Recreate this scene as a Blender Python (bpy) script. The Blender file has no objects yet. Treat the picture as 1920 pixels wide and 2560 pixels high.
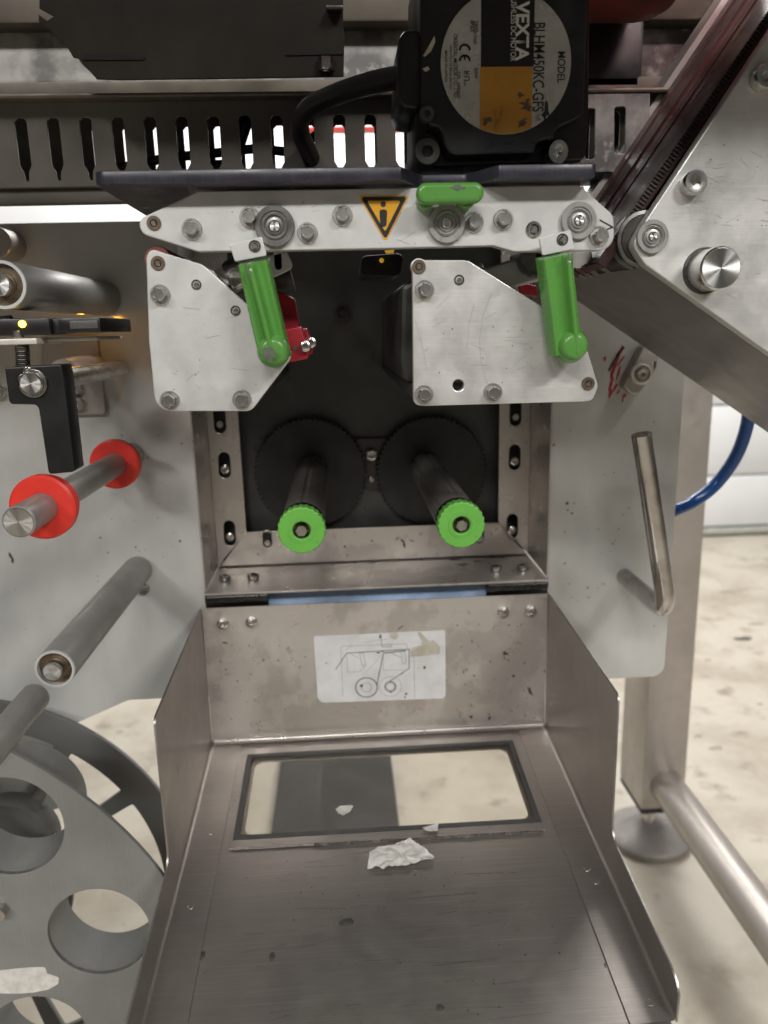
import bpy, bmesh, math, random
from math import radians, pi, sin, cos
from mathutils import Vector, Matrix
random.seed(7)
S = bpy.context.scene
COL = S.collection
# ------------------------------------------------------------------ camera
F_PX, PITCH, YAW, ROLL = 1923.0, radians(13.32), radians(2.97), radians(1.465)
CAM = Vector((0, 0, 0.78))
FW = Vector((sin(YAW)*cos(PITCH), cos(YAW)*cos(PITCH), -sin(PITCH)))
_r = Vector((cos(YAW), -sin(YAW), 0)); _d = FW.cross(_r)
RT = _r*cos(ROLL) + _d*sin(ROLL); DN = _d*cos(ROLL) - _r*sin(ROLL)
cd = bpy.data.cameras.new('camera'); cam = bpy.data.objects.new('camera', cd); COL.objects.link(cam)
cam.matrix_world = Matrix(((RT.x, -DN.x, -FW.x, CAM.x), (RT.y, -DN.y, -FW.y, CAM.y), (RT.z, -DN.z, -FW.z, CAM.z), (0, 0, 0, 1)))
cd.sensor_fit = 'VERTICAL'; cd.sensor_height = 36; cd.lens = F_PX/2560*36
cd.clip_start = 0.01; cd.clip_end = 60
cd.dof.use_dof = True; cd.dof.focus_distance = 0.45; cd.dof.aperture_fstop = 8.0
S.camera = cam
# ------------------------------------------------------------------ ambient light and lamps
W = bpy.data.worlds.new('World'); S.world = W; W.use_nodes = True
bg = W.node_tree.nodes['Background']; bg.inputs[0].default_value = (1.0, 0.97, 0.93, 1); bg.inputs[1].default_value = 0.075
def lamp(name, loc, target, power, sx, sy, col=(1, .975, .94)):
    l = bpy.data.lights.new(name, 'AREA'); l.shape = 'RECTANGLE'; l.size = sx; l.size_y = sy; l.energy = power; l.color = col
    o = bpy.data.objects.new(name, l); COL.objects.link(o); o.location = loc
    o.rotation_euler = (Vector(target)-Vector(loc)).to_track_quat('-Z', 'Y').to_euler(); return o
for x, y, z, e in ((-1.7, -1.9, 2.35, 27), (-.3, -2.1, 2.35, 26), (1.5, -1.8, 2.35, 41), (-.9, -.5, 2.55, 14), (.95, -.45, 2.55, 25)):
    lamp('ceiling_lamp', (x, y, z), (0, .5, .72), e, .9, .14)
lamp('ceiling_lamp', (0.3, 2.2, 2.15), (0.2, 2.7, .7), 46, 1.8, .25, (1, .98, .95))
lamp('ceiling_lamp', (0.9, 2.1, 2.15), (0.3, 1.3, 0), 26, 1.2, .25)
S.view_settings.view_transform = 'Standard'; S.view_settings.look = 'None'
S.view_settings.exposure = 0.17; S.view_settings.gamma = 1
# ------------------------------------------------------------------ projection on real planes (photo pixel + plane -> point)
def ray(a, b): return FW + RT*((a-960)/F_PX) + DN*((b-1280)/F_PX)
def P(a, b, Y): d = ray(a, b); return CAM + d*(Y/d.y)
def PX(a, b, X): d = ray(a, b); return CAM + d*(X/d.x)
def PZ(a, b, Z): d = ray(a, b); return CAM + d*((Z-CAM.z)/d.z)
def pr(Y, px=1.0, b=700): return px/F_PX*Y/ (FW.y + DN.y*((b-1280)/F_PX))    # radius of px pixels on plane Y near row b
def uv(pts, Y): return [(P(a, b, Y).x, P(a, b, Y).z) for a, b in pts]
# ------------------------------------------------------------------ materials
def srgb(r, g, b):
    f = lambda c: (c/255/12.92 if c/255 <= .04045 else ((c/255+.055)/1.055)**2.4)
    return (f(r), f(g), f(b))
def mat(name, base, rough=.5, metal=0.0, var=None, vscale=30, vlo=.4, vhi=.65, stretch=(1, 1, 1), spots=None, sscale=120, slo=.68, shi=.72,
        rvar=.1, rscale=60, sdir=(1, 1, .015), bump=0.0, bscale=300, bstretch=(1, 1, 1), coat=0.0, scratch=0.0, spec=.5, trans=0.0, emit=None, estr=1.0, scratch_col=None, sheen=None):
    m = bpy.data.materials.new(name); m.use_nodes = True; nt = m.node_tree; N = nt.nodes; L = nt.links
    b = N['Principled BSDF']
    tc = N.new('ShaderNodeTexCoord')
    def mapping(s):
        mp = N.new('ShaderNodeMapping'); mp.inputs['Scale'].default_value = s; L.new(tc.outputs['Object'], mp.inputs[0]); return mp.outputs[0]
    def noise(scale, s=(1, 1, 1), det=6, ro=.6, dist=0):
        n = N.new('ShaderNodeTexNoise'); n.inputs['Scale'].default_value = scale; n.inputs['Detail'].default_value = det
        n.inputs['Roughness'].default_value = ro; n.inputs['Distortion'].default_value = dist; L.new(mapping(s), n.inputs['Vector']); return n.outputs['Fac']
    def ramp(src, lo, hi, a=0., c=1.):
        r = N.new('ShaderNodeMapRange'); r.inputs[1].default_value = lo; r.inputs[2].default_value = hi; r.inputs[3].default_value = a; r.inputs[4].default_value = c
        L.new(src, r.inputs[0]); return r.outputs[0]
    def mix(fac, a, c):
        x = N.new('ShaderNodeMix'); x.data_type = 'RGBA'; L.new(fac, x.inputs[0])
        for sck, v in ((x.inputs[6], a), (x.inputs[7], c)):
            if isinstance(v, tuple): sck.default_value = (*v, 1)
            else: L.new(v, sck)
        return x.outputs[2]
    c = (*base, 1); cs = None
    if var is not None: cs = mix(ramp(noise(vscale, stretch), vlo, vhi), base, var)
    if spots is not None: cs = mix(ramp(noise(sscale, det=4, ro=.55), slo, shi), cs if cs else base, spots)
    if scratch > 0:
        f = ramp(noise(900, sdir, det=2), .5, .9, 0, scratch)
        cs = mix(f, cs if cs else base, scratch_col or tuple(min(1, k*1.6+.05) for k in base))
    if cs: L.new(cs, b.inputs['Base Color'])
    else: b.inputs['Base Color'].default_value = c
    b.inputs['Metallic'].default_value = metal
    L.new(ramp(noise(rscale, stretch, det=5), .3, .7, max(.03, rough-rvar), min(1, rough+rvar)), b.inputs['Roughness'])
    b.inputs['Specular IOR Level'].default_value = spec
    if coat: b.inputs['Coat Weight'].default_value = coat; b.inputs['Coat Roughness'].default_value = .12
    if bump:
        bp = N.new('ShaderNodeBump'); bp.inputs['Strength'].default_value = bump; bp.inputs['Distance'].default_value = .0004
        L.new(noise(bscale, bstretch, det=4), bp.inputs['Height']); L.new(bp.outputs[0], b.inputs['Normal'])
    if trans: b.inputs['Transmission Weight'].default_value = trans
    if emit: b.inputs['Emission Color'].default_value = (*emit, 1); b.inputs['Emission Strength'].default_value = estr
    return m
M = {}
M['alu'] = mat('satin_aluminium', (.58, .58, .57), .46, .4, var=(.50, .50, .495), vscale=45, spots=(.30, .29, .27), sscale=260, slo=.73, shi=.78, rvar=.08, bump=.10, bscale=1500, bstretch=(.2, 1, 1))
M['alu_worn'] = mat('scuffed_aluminium', (.60, .595, .58), .4, .45, var=(.47, .465, .45), vscale=38, vlo=.35, vhi=.75, spots=(.26, .25, .24), sscale=70, slo=.70, shi=.80, rvar=.13, bump=.12, bscale=900, bstretch=(.1, 1, 1), sdir=(.015, 1, 1), scratch=.18)
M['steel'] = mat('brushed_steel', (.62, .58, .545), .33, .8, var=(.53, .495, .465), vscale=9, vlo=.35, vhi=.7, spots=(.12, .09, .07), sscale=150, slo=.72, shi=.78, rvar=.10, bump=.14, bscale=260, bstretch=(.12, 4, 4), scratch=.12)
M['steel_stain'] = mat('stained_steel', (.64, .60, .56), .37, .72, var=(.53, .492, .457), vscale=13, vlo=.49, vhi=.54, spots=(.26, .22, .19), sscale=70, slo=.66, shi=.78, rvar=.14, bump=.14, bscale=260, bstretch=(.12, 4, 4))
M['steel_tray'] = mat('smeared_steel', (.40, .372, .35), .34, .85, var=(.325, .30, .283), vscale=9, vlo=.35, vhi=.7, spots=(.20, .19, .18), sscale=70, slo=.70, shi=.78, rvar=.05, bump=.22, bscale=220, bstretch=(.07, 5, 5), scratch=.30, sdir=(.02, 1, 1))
M['bolt'] = mat('zinc_bolt', (.56, .54, .52), .24, 1.0, var=(.40, .38, .36), vscale=160, rvar=.1, bump=.1, bscale=800)
M['washer'] = mat('zinc_washer', (.60, .59, .57), .36, .85, var=(.42, .40, .38), vscale=220, rvar=.1)
M['chrome'] = mat('turned_steel', (.66, .65, .63), .24, 1.0, var=(.5, .49, .47), vscale=60, rvar=.08)
M['spun'] = mat('radially_turned_steel', (.72, .71, .69), .30, 1.0, rvar=.05)
_nt = M['spun'].node_tree; _tg = _nt.nodes.new('ShaderNodeTangent'); _tg.direction_type = 'RADIAL'; _tg.axis = 'Y'
_nt.links.new(_tg.outputs[0], _nt.nodes['Principled BSDF'].inputs['Tangent']); _nt.nodes['Principled BSDF'].inputs['Anisotropic'].default_value = .92
M['bearing'] = mat('bearing_steel', (.24, .235, .225), .34, .8, var=(.15, .145, .14), vscale=200, rvar=.1)
M['bronze'] = mat('oily_bronze', (.17, .125, .085), .42, .6, var=(.10, .075, .05), vscale=250)
M['bearing_light'] = mat('light_bearing_steel', (.45, .445, .43), .36, .6, var=(.26, .255, .245), vscale=120, rvar=.1)
M['dark_roller'] = mat('dark_roller_steel', (.05, .044, .04), .35, .6, var=(.09, .08, .075), vscale=60)
M['dark_metal'] = mat('dark_metal', (.05, .048, .045), .42, .5, var=(.085, .08, .075), vscale=40)
M['panel'] = mat('white_panel_paint', (.50, .50, .48), .13, 0, var=(.405, .405, .388), vscale=16, stretch=(1, 1, .4), vlo=.38, vhi=.72, spots=(.30, .27, .23), sscale=85, slo=.725, shi=.79, rvar=.07, spec=.42, coat=.25, bump=.04, bscale=400)
M['black'] = mat('black_plastic', (.012, .012, .012), .42, 0, var=(.022, .021, .020), vscale=60, rvar=.12, bump=.1, bscale=700)
M['black_gloss'] = mat('black_moulded_plastic', (.010, .010, .011), .25, 0, rvar=.08, bump=.05, bscale=500)
M['charcoal'] = mat('charcoal_coating', (.062, .062, .06), .40, 0, var=(.10, .10, .097), vscale=16, vlo=.42, vhi=.72, rvar=.15, bump=.06, bscale=400)
M['core'] = mat('dark_spool_core', (.15, .142, .13), .36, .2, var=(.19, .18, .165), vscale=50, rvar=.1)
M['gear'] = mat('black_gear_plastic', (.011, .011, .0113), .42, 0, var=(.02, .02, .02), vscale=50, rvar=.1)
M['green'] = mat('green_plastic', (.098, .285, .055), .27, 0, var=(.076, .235, .043), vscale=28, vlo=.35, vhi=.7, spots=(.035, .09, .022), sscale=150, slo=.72, shi=.80, rvar=.1, spec=.5, bump=.05, bscale=350)
M['green_pale'] = mat('light_green_plastic', (.135, .42, .065), .42, 0, var=(.11, .37, .055), vscale=60, spots=(.03, .06, .02), sscale=420, slo=.70, shi=.74, rvar=.06)
M['wear'] = mat('grey_rubbed_patch', (.10, .12, .09), .55, 0, var=(.06, .075, .05), vscale=200)
M['red'] = mat('red_plastic', (.68, .035, .022), .42, 0, var=(.58, .028, .018), vscale=50, spots=(.16, .012, .01), sscale=110, slo=.70, shi=.76, rvar=.08)
M['red_ano'] = mat('red_anodised_metal', (.36, .018, .03), .38, .35, var=(.28, .014, .022), vscale=80)
M['red_rust'] = mat('dull_red_paint', (.30, .045, .028), .45, 0, var=(.16, .05, .035), vscale=40, vlo=.4, vhi=.6, bump=.2, bscale=300)
M['belt'] = mat('brown_belt_rubber', (.085, .045, .040), .34, 0, var=(.06, .032, .029), vscale=60, rvar=.1, bump=.1, bscale=300)
M['belt_red_sheen'] = mat('red_sheen_belt_rubber', (.20, .036, .036), .30, 0, var=(.13, .027, .027), vscale=50, rvar=.1)  # red reflection on the belts is put into their red-brown colour
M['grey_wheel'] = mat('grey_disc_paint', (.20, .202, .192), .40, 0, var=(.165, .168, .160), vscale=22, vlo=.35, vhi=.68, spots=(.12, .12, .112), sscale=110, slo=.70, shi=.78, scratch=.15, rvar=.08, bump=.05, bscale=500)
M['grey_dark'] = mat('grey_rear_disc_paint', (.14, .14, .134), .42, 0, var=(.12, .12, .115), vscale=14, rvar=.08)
M['roller'] = mat('grey_anodised_tube', (.30, .295, .28), .38, .3, var=(.26, .255, .245), vscale=30, rvar=.06, bump=.08, bscale=800, spots=(.12, .11, .10), sscale=140, slo=.73, shi=.77)
M['rod'] = mat('polished_rod', (.52, .50, .48), .16, 1.0, var=(.33, .31, .29), vscale=40, rvar=.06, bump=.06, bscale=600)
M['sensor'] = mat('black_sensor_body', (.010, .010, .010), .35, 0, rvar=.08)
M['floor'] = mat('beige_floor_coating', (.41, .372, .31), .42, 0, var=(.28, .243, .188), vscale=4.5, vlo=.45, vhi=.66, spots=(.19, .155, .11), sscale=14, slo=.58, shi=.75, rvar=.15, bump=.05, bscale=60)
M['door'] = mat('white_door_skin', (.72, .73, .74), .45, 0, var=(.68, .69, .70), vscale=4, rvar=.08, bump=.1, bscale=120)
M['seal'] = mat('dark_door_seal', (.03, .03, .032), .6, 0)
M['post'] = mat('satin_post_steel', (.42, .385, .355), .38, .55, var=(.37, .34, .31), vscale=16, rvar=.1, bump=.08, bscale=500, bstretch=(1, 1, .1))
M['galv'] = mat('mottled_galvanised_steel', (.36, .35, .33), .5, .2, var=(.15, .147, .142), vscale=26, vlo=.42, vhi=.58, spots=(.55, .54, .51), sscale=60, slo=.60, shi=.72, rvar=.15, bump=.25, bscale=220)
M['brown_metal'] = mat('brown_stained_metal', (.15, .128, .10), .5, .2, var=(.09, .075, .06), vscale=22, rvar=.15, bump=.1)
M['flap'] = mat('dark_brown_sheet', (.013, .011, .008), .6, 0, var=(.028, .023, .017), vscale=9, vlo=.4, vhi=.65, rvar=.1, spec=.2)
M['trough'] = mat('grey_duct_plastic', (.135, .123, .105), .5, 0, var=(.10, .092, .08), vscale=18, spots=(.06, .055, .05), sscale=110, slo=.72, shi=.77, rvar=.1, bump=.06)
M['navy'] = mat('blue_black_plate', (.022, .021, .033), .34, 0, var=(.035, .034, .048), vscale=50, scratch=.35, scratch_col=(.10, .10, .12), rvar=.12)
M['motor'] = mat('black_motor_coating', (.016, .0165, .018), .40, .2, var=(.035, .036, .038), vscale=28, vlo=.5, vhi=.72, spots=(.10, .10, .10), sscale=80, slo=.70, shi=.78, rvar=.14, bump=.08)
M['label_white'] = mat('silver_label_film', (.50, .49, .465), .30, .25, var=(.40, .385, .355), vscale=45, spots=(.12, .11, .10), sscale=120, slo=.69, shi=.76, rvar=.1)
M['label_black'] = mat('black_print', (.010, .010, .011), .4)
M['label_amber'] = mat('amber_print', (.46, .225, .028), .36, 0, var=(.37, .17, .02), vscale=40, spots=(.13, .07, .015), sscale=75, slo=.62, shi=.74, rvar=.1)
M['ink'] = mat('dark_ink', (.02, .02, .021), .5)
M['ink_white'] = mat('white_ink', (.62, .60, .57), .5)
M['warn_yellow'] = mat('warning_yellow_film', (.68, .345, .018), .35, 0, var=(.60, .29, .015), vscale=90, rvar=.08)
M['paper'] = mat('worn_white_sticker', (.66, .66, .665), .5, 0, var=(.56, .56, .555), vscale=40, spots=(.25, .24, .21), sscale=160, slo=.70, shi=.76)
M['paper_torn'] = mat('torn_paper_backing', (.50, .47, .40), .7, 0, var=(.38, .35, .27), vscale=70)
M['thin_ink'] = mat('faded_ink', (.22, .22, .23), .6)
M['scrap'] = mat('torn_white_paper', (.62, .60, .57), .7, 0, var=(.48, .46, .43), vscale=120, bump=.5, bscale=350)
M['gasket'] = mat('dark_rubber_gasket', (.045, .047, .048), .45, 0, var=(.075, .075, .073), vscale=60)
M['hose'] = mat('blue_hose', (.006, .055, .21), .25, 0, rvar=.05)
M['cream'] = mat('cream_bracket_metal', (.58, .55, .50), .42, .2, var=(.50, .47, .42), vscale=80)
M['spring'] = mat('dark_spring_steel', (.10, .095, .09), .35, .85)
M['led'] = mat('lit_yellow_led', (.9, .6, .05), .3, emit=(1, .72, .05), estr=9)
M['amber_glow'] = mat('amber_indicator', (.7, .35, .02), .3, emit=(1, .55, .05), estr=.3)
M['blue_white'] = mat('pale_blue_gap_light', (.42, .55, .78), .3, 0, var=(.30, .42, .62), vscale=25)  # bluish light of the hinge gap, put into a strip's colour
M['chalk'] = mat('white_rail_paint', (.50, .50, .47), .45, .2, var=(.42, .42, .39), vscale=50, spots=(.15, .14, .13), sscale=200, slo=.72, shi=.77)
M['redmark'] = mat('red_paint_smear', (.42, .02, .02), .5, 0, var=(.25, .015, .015), vscale=200)
M['stain'] = mat('dark_stain', (.06, .045, .035), .5)
M['floor_mark'] = mat('worn_floor_mark', (.22, .195, .16), .6, 0, var=(.32, .285, .235), vscale=60)
M['smudge'] = mat('faint_grease', (.07, .066, .062), .45, .6, var=(.14, .132, .125), vscale=120)
M['arm_sheet'] = mat('dull_arm_sheet', (.215, .202, .188), .42, .6, var=(.18, .17, .158), vscale=12, rvar=.06)
M['brown_dark'] = mat('dark_brown_paint', (.07, .056, .04), .5, .2, var=(.045, .036, .027), vscale=22, rvar=.12)
M['scratch'] = mat('fine_scratch', (.34, .335, .325), .5, .3)
M['foot'] = mat('dull_foot_metal', (.26, .24, .225), .5, .3, var=(.20, .185, .175), vscale=30)
M['dark_leg'] = mat('dark_steel_leg', (.055, .053, .053), .85, 0, var=(.045, .044, .044), vscale=20, spec=.1)
def glassmat():
    m = bpy.data.materials.new('clear_scratched_pane'); m.use_nodes = True; nt = m.node_tree; N = nt.nodes; L = nt.links
    for n in list(N): N.remove(n)
    o = N.new('ShaderNodeOutputMaterial'); t = N.new('ShaderNodeBsdfTransparent'); t.inputs[0].default_value = (.86, .85, .82, 1)
    g = N.new('ShaderNodeBsdfGlossy'); g.inputs['Roughness'].default_value = .1; lw = N.new('ShaderNodeLayerWeight'); lw.inputs[0].default_value = .5; fr = N.new('ShaderNodeMapRange'); fr.inputs[3].default_value = .01; fr.inputs[4].default_value = .05; L.new(lw.outputs['Facing'], fr.inputs[0])
    mx = N.new('ShaderNodeMixShader'); L.new(fr.outputs[0], mx.inputs[0]); L.new(t.outputs[0], mx.inputs[1]); L.new(g.outputs[0], mx.inputs[2])
    d = N.new('ShaderNodeBsdfDiffuse'); d.inputs[0].default_value = (.5, .48, .44, 1)
    nz = N.new('ShaderNodeTexNoise'); nz.inputs['Scale'].default_value = 40; nz.inputs['Detail'].default_value = 6
    tc = N.new('ShaderNodeTexCoord'); L.new(tc.outputs['Object'], nz.inputs[0])
    r = N.new('ShaderNodeMapRange'); r.inputs[1].default_value = .45; r.inputs[2].default_value = .8; r.inputs[3].default_value = .005; r.inputs[4].default_value = .05
    L.new(nz.outputs['Fac'], r.inputs[0]); m2 = N.new('ShaderNodeMixShader'); L.new(r.outputs[0], m2.inputs[0]); L.new(mx.outputs[0], m2.inputs[1]); L.new(d.outputs[0], m2.inputs[2])
    L.new(m2.outputs[0], o.inputs[0]); return m
M['pane'] = glassmat()
# ------------------------------------------------------------------ object helpers
def finish(me, smooth=35):
    me.validate()
    if smooth:
        for p in me.polygons: p.use_smooth = True
        me.set_sharp_from_angle(angle=radians(smooth))
    return me
def part(name, me, m, parent=None, smooth=35, kind=None, label=None):
    """link a mesh given in world coordinates; origin goes to its bounding-box centre"""
    finish(me, smooth)
    vs = [v.co for v in me.vertices]
    c = Vector([(min(v[i] for v in vs)+max(v[i] for v in vs))/2 for i in range(3)])
    me.transform(Matrix.Translation(-c)); me.name = name
    o = bpy.data.objects.new(name, me); COL.objects.link(o)
    if m is not None: me.materials.clear(); me.materials.append(M[m] if isinstance(m, str) else m)
    if parent is not None: o.parent = parent; o.location = c - wl(parent)
    else: o.location = c
    if kind: o['kind'] = kind
    if label: o['label'] = label
    return o
def wl(o):
    v = Vector(o.location)
    while o.parent: o = o.parent; v += Vector(o.location)
    return v
def place(name, me, m, mtx, parent):
    """link a shared mesh (already finished) at a translation"""
    o = bpy.data.objects.new(name, me); COL.objects.link(o)
    if not me.materials: me.materials.append(M[m])
    o.parent = parent; o.location = Vector(mtx) - wl(parent); return o
def thing(name, label, cat, loc, group=None):
    o = bpy.data.objects.new(name, None); COL.objects.link(o); o.location = loc; o.empty_display_size = .02
    o['label'] = label; o['category'] = cat
    if group: o['group'] = group
    return o
def tag(o, label, cat, group=None):
    o['label'] = label; o['category'] = cat
    if group: o['group'] = group
    return o
DG = bpy.context.evaluated_depsgraph_get
def from_curve(cu):
    o = bpy.data.objects.new('tmp', cu); COL.objects.link(o); dg = DG(); dg.update()
    me = bpy.data.meshes.new_from_object(o.evaluated_get(dg)); bpy.data.objects.remove(o); bpy.data.curves.remove(cu); return me
def rnd(pts, r, n=6):
    """polygon with rounded corners; r one radius or one per corner"""
    out = []; k = len(pts)
    for i in range(k):
        ri = r[i] if isinstance(r, (list, tuple)) else r
        p = Vector(pts[i]); a = Vector(pts[i-1])-p; b = Vector(pts[(i+1) % k])-p
        la, lb = a.length, b.length; a.normalize(); b.normalize()
        ang = a.angle(b, pi)
        if ri <= 0 or ang > pi-.02: out.append(tuple(p)); continue
        t = min(ri/math.tan(ang/2), la*.48, lb*.48); re = t*math.tan(ang/2)
        bis = (a+b).normalized(); c = p + bis*(re/sin(ang/2))
        s = p+a*t-c; e = p+b*t-c
        a0 = math.atan2(s.y, s.x); a1 = math.atan2(e.y, e.x); da = (a1-a0+pi) % (2*pi)-pi
        for j in range(n+1): out.append((c.x+re*cos(a0+da*j/n), c.y+re*sin(a0+da*j/n)))
    return out
def circ(c, r, n=28, a0=0): return [(c[0]+r*cos(a0+2*pi*i/n), c[1]+r*sin(a0+2*pi*i/n)) for i in range(n)]
def flat(outlines, thick, bevel=.0004, res=1):
    """plate in local XY, front face at z=0, back at z=-thick"""
    cu = bpy.data.curves.new('c', 'CURVE'); cu.dimensions = '2D'; cu.fill_mode = 'BOTH'
    b = min(bevel, thick*.45); cu.extrude = thick/2-b; cu.bevel_depth = b; cu.offset = -b; cu.bevel_resolution = res
    for o in outlines:
        sp = cu.splines.new('POLY'); sp.points.add(len(o)-1); sp.use_cyclic_u = True
        for q, w in zip(sp.points, o): q.co = (w[0], w[1], 0, 1)
    me = from_curve(cu); me.transform(Matrix.Translation((0, 0, -thick/2))); return me
FRONT = lambda Y: Matrix(((1, 0, 0, 0), (0, 0, -1, Y), (0, 1, 0, 0), (0, 0, 0, 1)))     # local (u,v,w) -> (X, Z, towards the viewer)
def plate(name, outlines, Y, thick, m, parent=None, bevel=.0004, **k):
    me = flat(outlines, thick, bevel); me.transform(FRONT(Y)); return part(name, me, m, parent, **k)
def basis(d):
    d = Vector(d).normalized(); a = Vector((0, 0, 1)) if abs(d.z) < .9 else Vector((1, 0, 0))
    x = a.cross(d).normalized(); return x, d.cross(x), d
def lathe_me(prof, p0, d, seg=32):
    x, y, z = basis(d); p0 = Vector(p0); bm = bmesh.new(); rings = []
    for r, t in prof:
        if r < 1e-7: rings.append([bm.verts.new(p0+z*t)])
        else: rings.append([bm.verts.new(p0+z*t+x*(r*cos(2*pi*i/seg))+y*(r*sin(2*pi*i/seg))) for i in range(seg)])
    for a, b in zip(rings, rings[1:]):
        for i in range(seg):
            j = (i+1) % seg
            if len(a) == 1 and len(b) == 1: continue
            if len(a) == 1: bm.faces.new((a[0], b[j], b[i]))
            elif len(b) == 1: bm.faces.new((a[i], a[j], b[0]))
            else: bm.faces.new((a[i], a[j], b[j], b[i]))
    bmesh.ops.recalc_face_normals(bm, faces=bm.faces)
    me = bpy.data.meshes.new('l'); bm.to_mesh(me); bm.free(); return me
def lathe(name, prof, p0, d, m, parent=None, seg=32, **k): return part(name, lathe_me(prof, p0, d, seg), m, parent, **k)
def rodprof(r, L, ch=.0006): return [(0, 0), (r-ch, 0), (r, ch), (r, L-ch), (r-ch, L), (0, L)]
def tube_me(pts, r, res=5, smooth=True, n=10):
    pts = [Vector(p) for p in pts]
    if smooth and len(pts) > 2:
        q = [pts[0]*2-pts[1]]+pts+[pts[-1]*2-pts[-2]]; o = []
        for i in range(1, len(q)-2):
            for j in range(n):
                t = j/n; a, b, c, d = q[i-1:i+3]
                o.append(.5*((2*b)+(c-a)*t+(2*a-5*b+4*c-d)*t*t+(3*b-a-3*c+d)*t**3))
        pts = o+[q[-2]]
    cu = bpy.data.curves.new('c', 'CURVE'); cu.dimensions = '3D'; cu.bevel_depth = r; cu.bevel_resolution = res; cu.use_fill_caps = True
    sp = cu.splines.new('POLY'); sp.points.add(len(pts)-1)
    for s, w in zip(sp.points, pts): s.co = (*w, 1)
    return from_curve(cu)
def tube(name, pts, r, m, parent=None, res=5, smooth=True, n=10, **k): return part(name, tube_me(pts, r, res, smooth, n), m, parent, **k)
def box_me(x0, x1, y0, y1, z0, z1, bev=.001):
    bm = bmesh.new(); bmesh.ops.create_cube(bm, size=1)
    for v in bm.verts: v.co = ((x0+x1)/2+v.co.x*(x1-x0), (y0+y1)/2+v.co.y*(y1-y0), (z0+z1)/2+v.co.z*(z1-z0))
    if bev: bmesh.ops.bevel(bm, geom=bm.edges[:], offset=bev, segments=2, affect='EDGES', profile=.5)
    me = bpy.data.meshes.new('b'); bm.to_mesh(me); bm.free(); return me
def box(name, x0, x1, y0, y1, z0, z1, m, parent=None, bev=.001, **k): return part(name, box_me(x0, x1, y0, y1, z0, z1, bev), m, parent, **k)
def sheet_me(poly, n, t, bev=0):
    """solid sheet from a 3D polygon, thickness t along -n"""
    bm = bmesh.new(); n = Vector(n).normalized(); a = [bm.verts.new(p) for p in poly]; b = [bm.verts.new(Vector(p)-n*t) for p in poly]
    bm.faces.new(a); bm.faces.new(b[::-1])
    for i in range(len(a)): j = (i+1) % len(a); bm.faces.new((a[j], a[i], b[i], b[j]))
    bmesh.ops.recalc_face_normals(bm, faces=bm.faces)
    if bev: bmesh.ops.bevel(bm, geom=bm.edges[:], offset=bev, segments=2, affect='EDGES')
    me = bpy.data.meshes.new('s'); bm.to_mesh(me); bm.free(); return me
def join_me(mes):
    bm = bmesh.new()
    for m_ in mes: bm.from_mesh(m_); bpy.data.meshes.remove(m_)
    me = bpy.data.meshes.new('j'); bm.to_mesh(me); bm.free(); return me
# ------------------------------------------------------------------ fasteners (shared meshes, axis towards the viewer = -Y)
def hex_me(af, h, hole=0):
    bm = bmesh.new(); n = 6; r = af/2/cos(pi/6); lv = [(r, 0), (r, h*.86), (af/2*.96, h), (af/2*.80, h*1.0), (af/2*.76, h*.95), (0, h*.95)]
    rings = []
    for k, (rr, t) in enumerate(lv):
        if rr == 0: rings.append([bm.verts.new((0, -t, 0))]); continue
        if k < 2: rings.append([bm.verts.new((rr*cos(2*pi*i/24) * (cos(pi/6)/max(1e-6, cos(((2*pi*i/24) % (pi/3))-pi/6))), -t, rr*sin(2*pi*i/24)*(cos(pi/6)/cos(((2*pi*i/24) % (pi/3))-pi/6)))) for i in range(24)])
        else: rings.append([bm.verts.new((rr*cos(2*pi*i/24), -t, rr*sin(2*pi*i/24))) for i in range(24)])
    for a, b in zip(rings, rings[1:]):
        for i in range(24):
            j = (i+1) % 24
            if len(b) == 1: bm.faces.new((a[i], a[j], b[0]))
            else: bm.faces.new((a[i], a[j], b[j], b[i]))
    bmesh.ops.recalc_face_normals(bm, faces=bm.faces)
    me = bpy.data.meshes.new('bolt_head'); bm.to_mesh(me); bm.free(); return finish(me, 25)
def socket_me(r, h, dome=0.0):
    bm = bmesh.new(); ri = r*.48
    def ring(f, t): return [bm.verts.new((f(i)*cos(2*pi*i/24), -t, f(i)*sin(2*pi*i/24))) for i in range(24)]
    hx = lambda i: ri*cos(pi/6)/cos(((2*pi*i/24) % (pi/3))-pi/6)
    rs = [ring(lambda i: r, 0), ring(lambda i: r, h*(.85-dome)), ring(lambda i: r*.93, h*(1-dome*.5)), ring(lambda i: ri*1.25, h), ring(hx, h*.97), ring(hx, h*.35)]
    for a, b in zip(rs, rs[1:]):
        for i in range(24): j = (i+1) % 24; bm.faces.new((a[i], a[j], b[j], b[i]))
    bm.faces.new(rs[-1]); bmesh.ops.recalc_face_normals(bm, faces=bm.faces)
    me = bpy.data.meshes.new('screw_head'); bm.to_mesh(me); bm.free(); return finish(me, 30)
def loc_lathe(prof, seg=32): return finish(lathe_me(prof, (0, 0, 0), (0, -1, 0), seg), 30)
FX = {}
FX['hex'] = hex_me(.0064, .0048); FX['hex'].materials.append(M['bolt'])
FX['washer'] = loc_lathe([(0, 0), (.0052, 0), (.0052, .0007), (.0049, .001), (.0045, .001), (.0044, .0004), (.0040, .0004), (.0022, .0004)]); FX['washer'].materials.append(M['washer'])
FX['sock'] = socket_me(.0046, .0036, .35); FX['sock'].materials.append(M['bolt'])
FX['cap'] = socket_me(.0062, .0068); FX['cap'].materials.append(M['chrome'])
FX['cap_black'] = socket_me(.0062, .0068); FX['cap_black'].materials.append(M['dark_metal'])
FX['bush'] = loc_lathe([(.0036, 0), (.0036, .0006), (.0034, .001), (.0019, .001), (.0016, .0002)], 24); FX['bush'].materials.append(M['bronze'])
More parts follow.
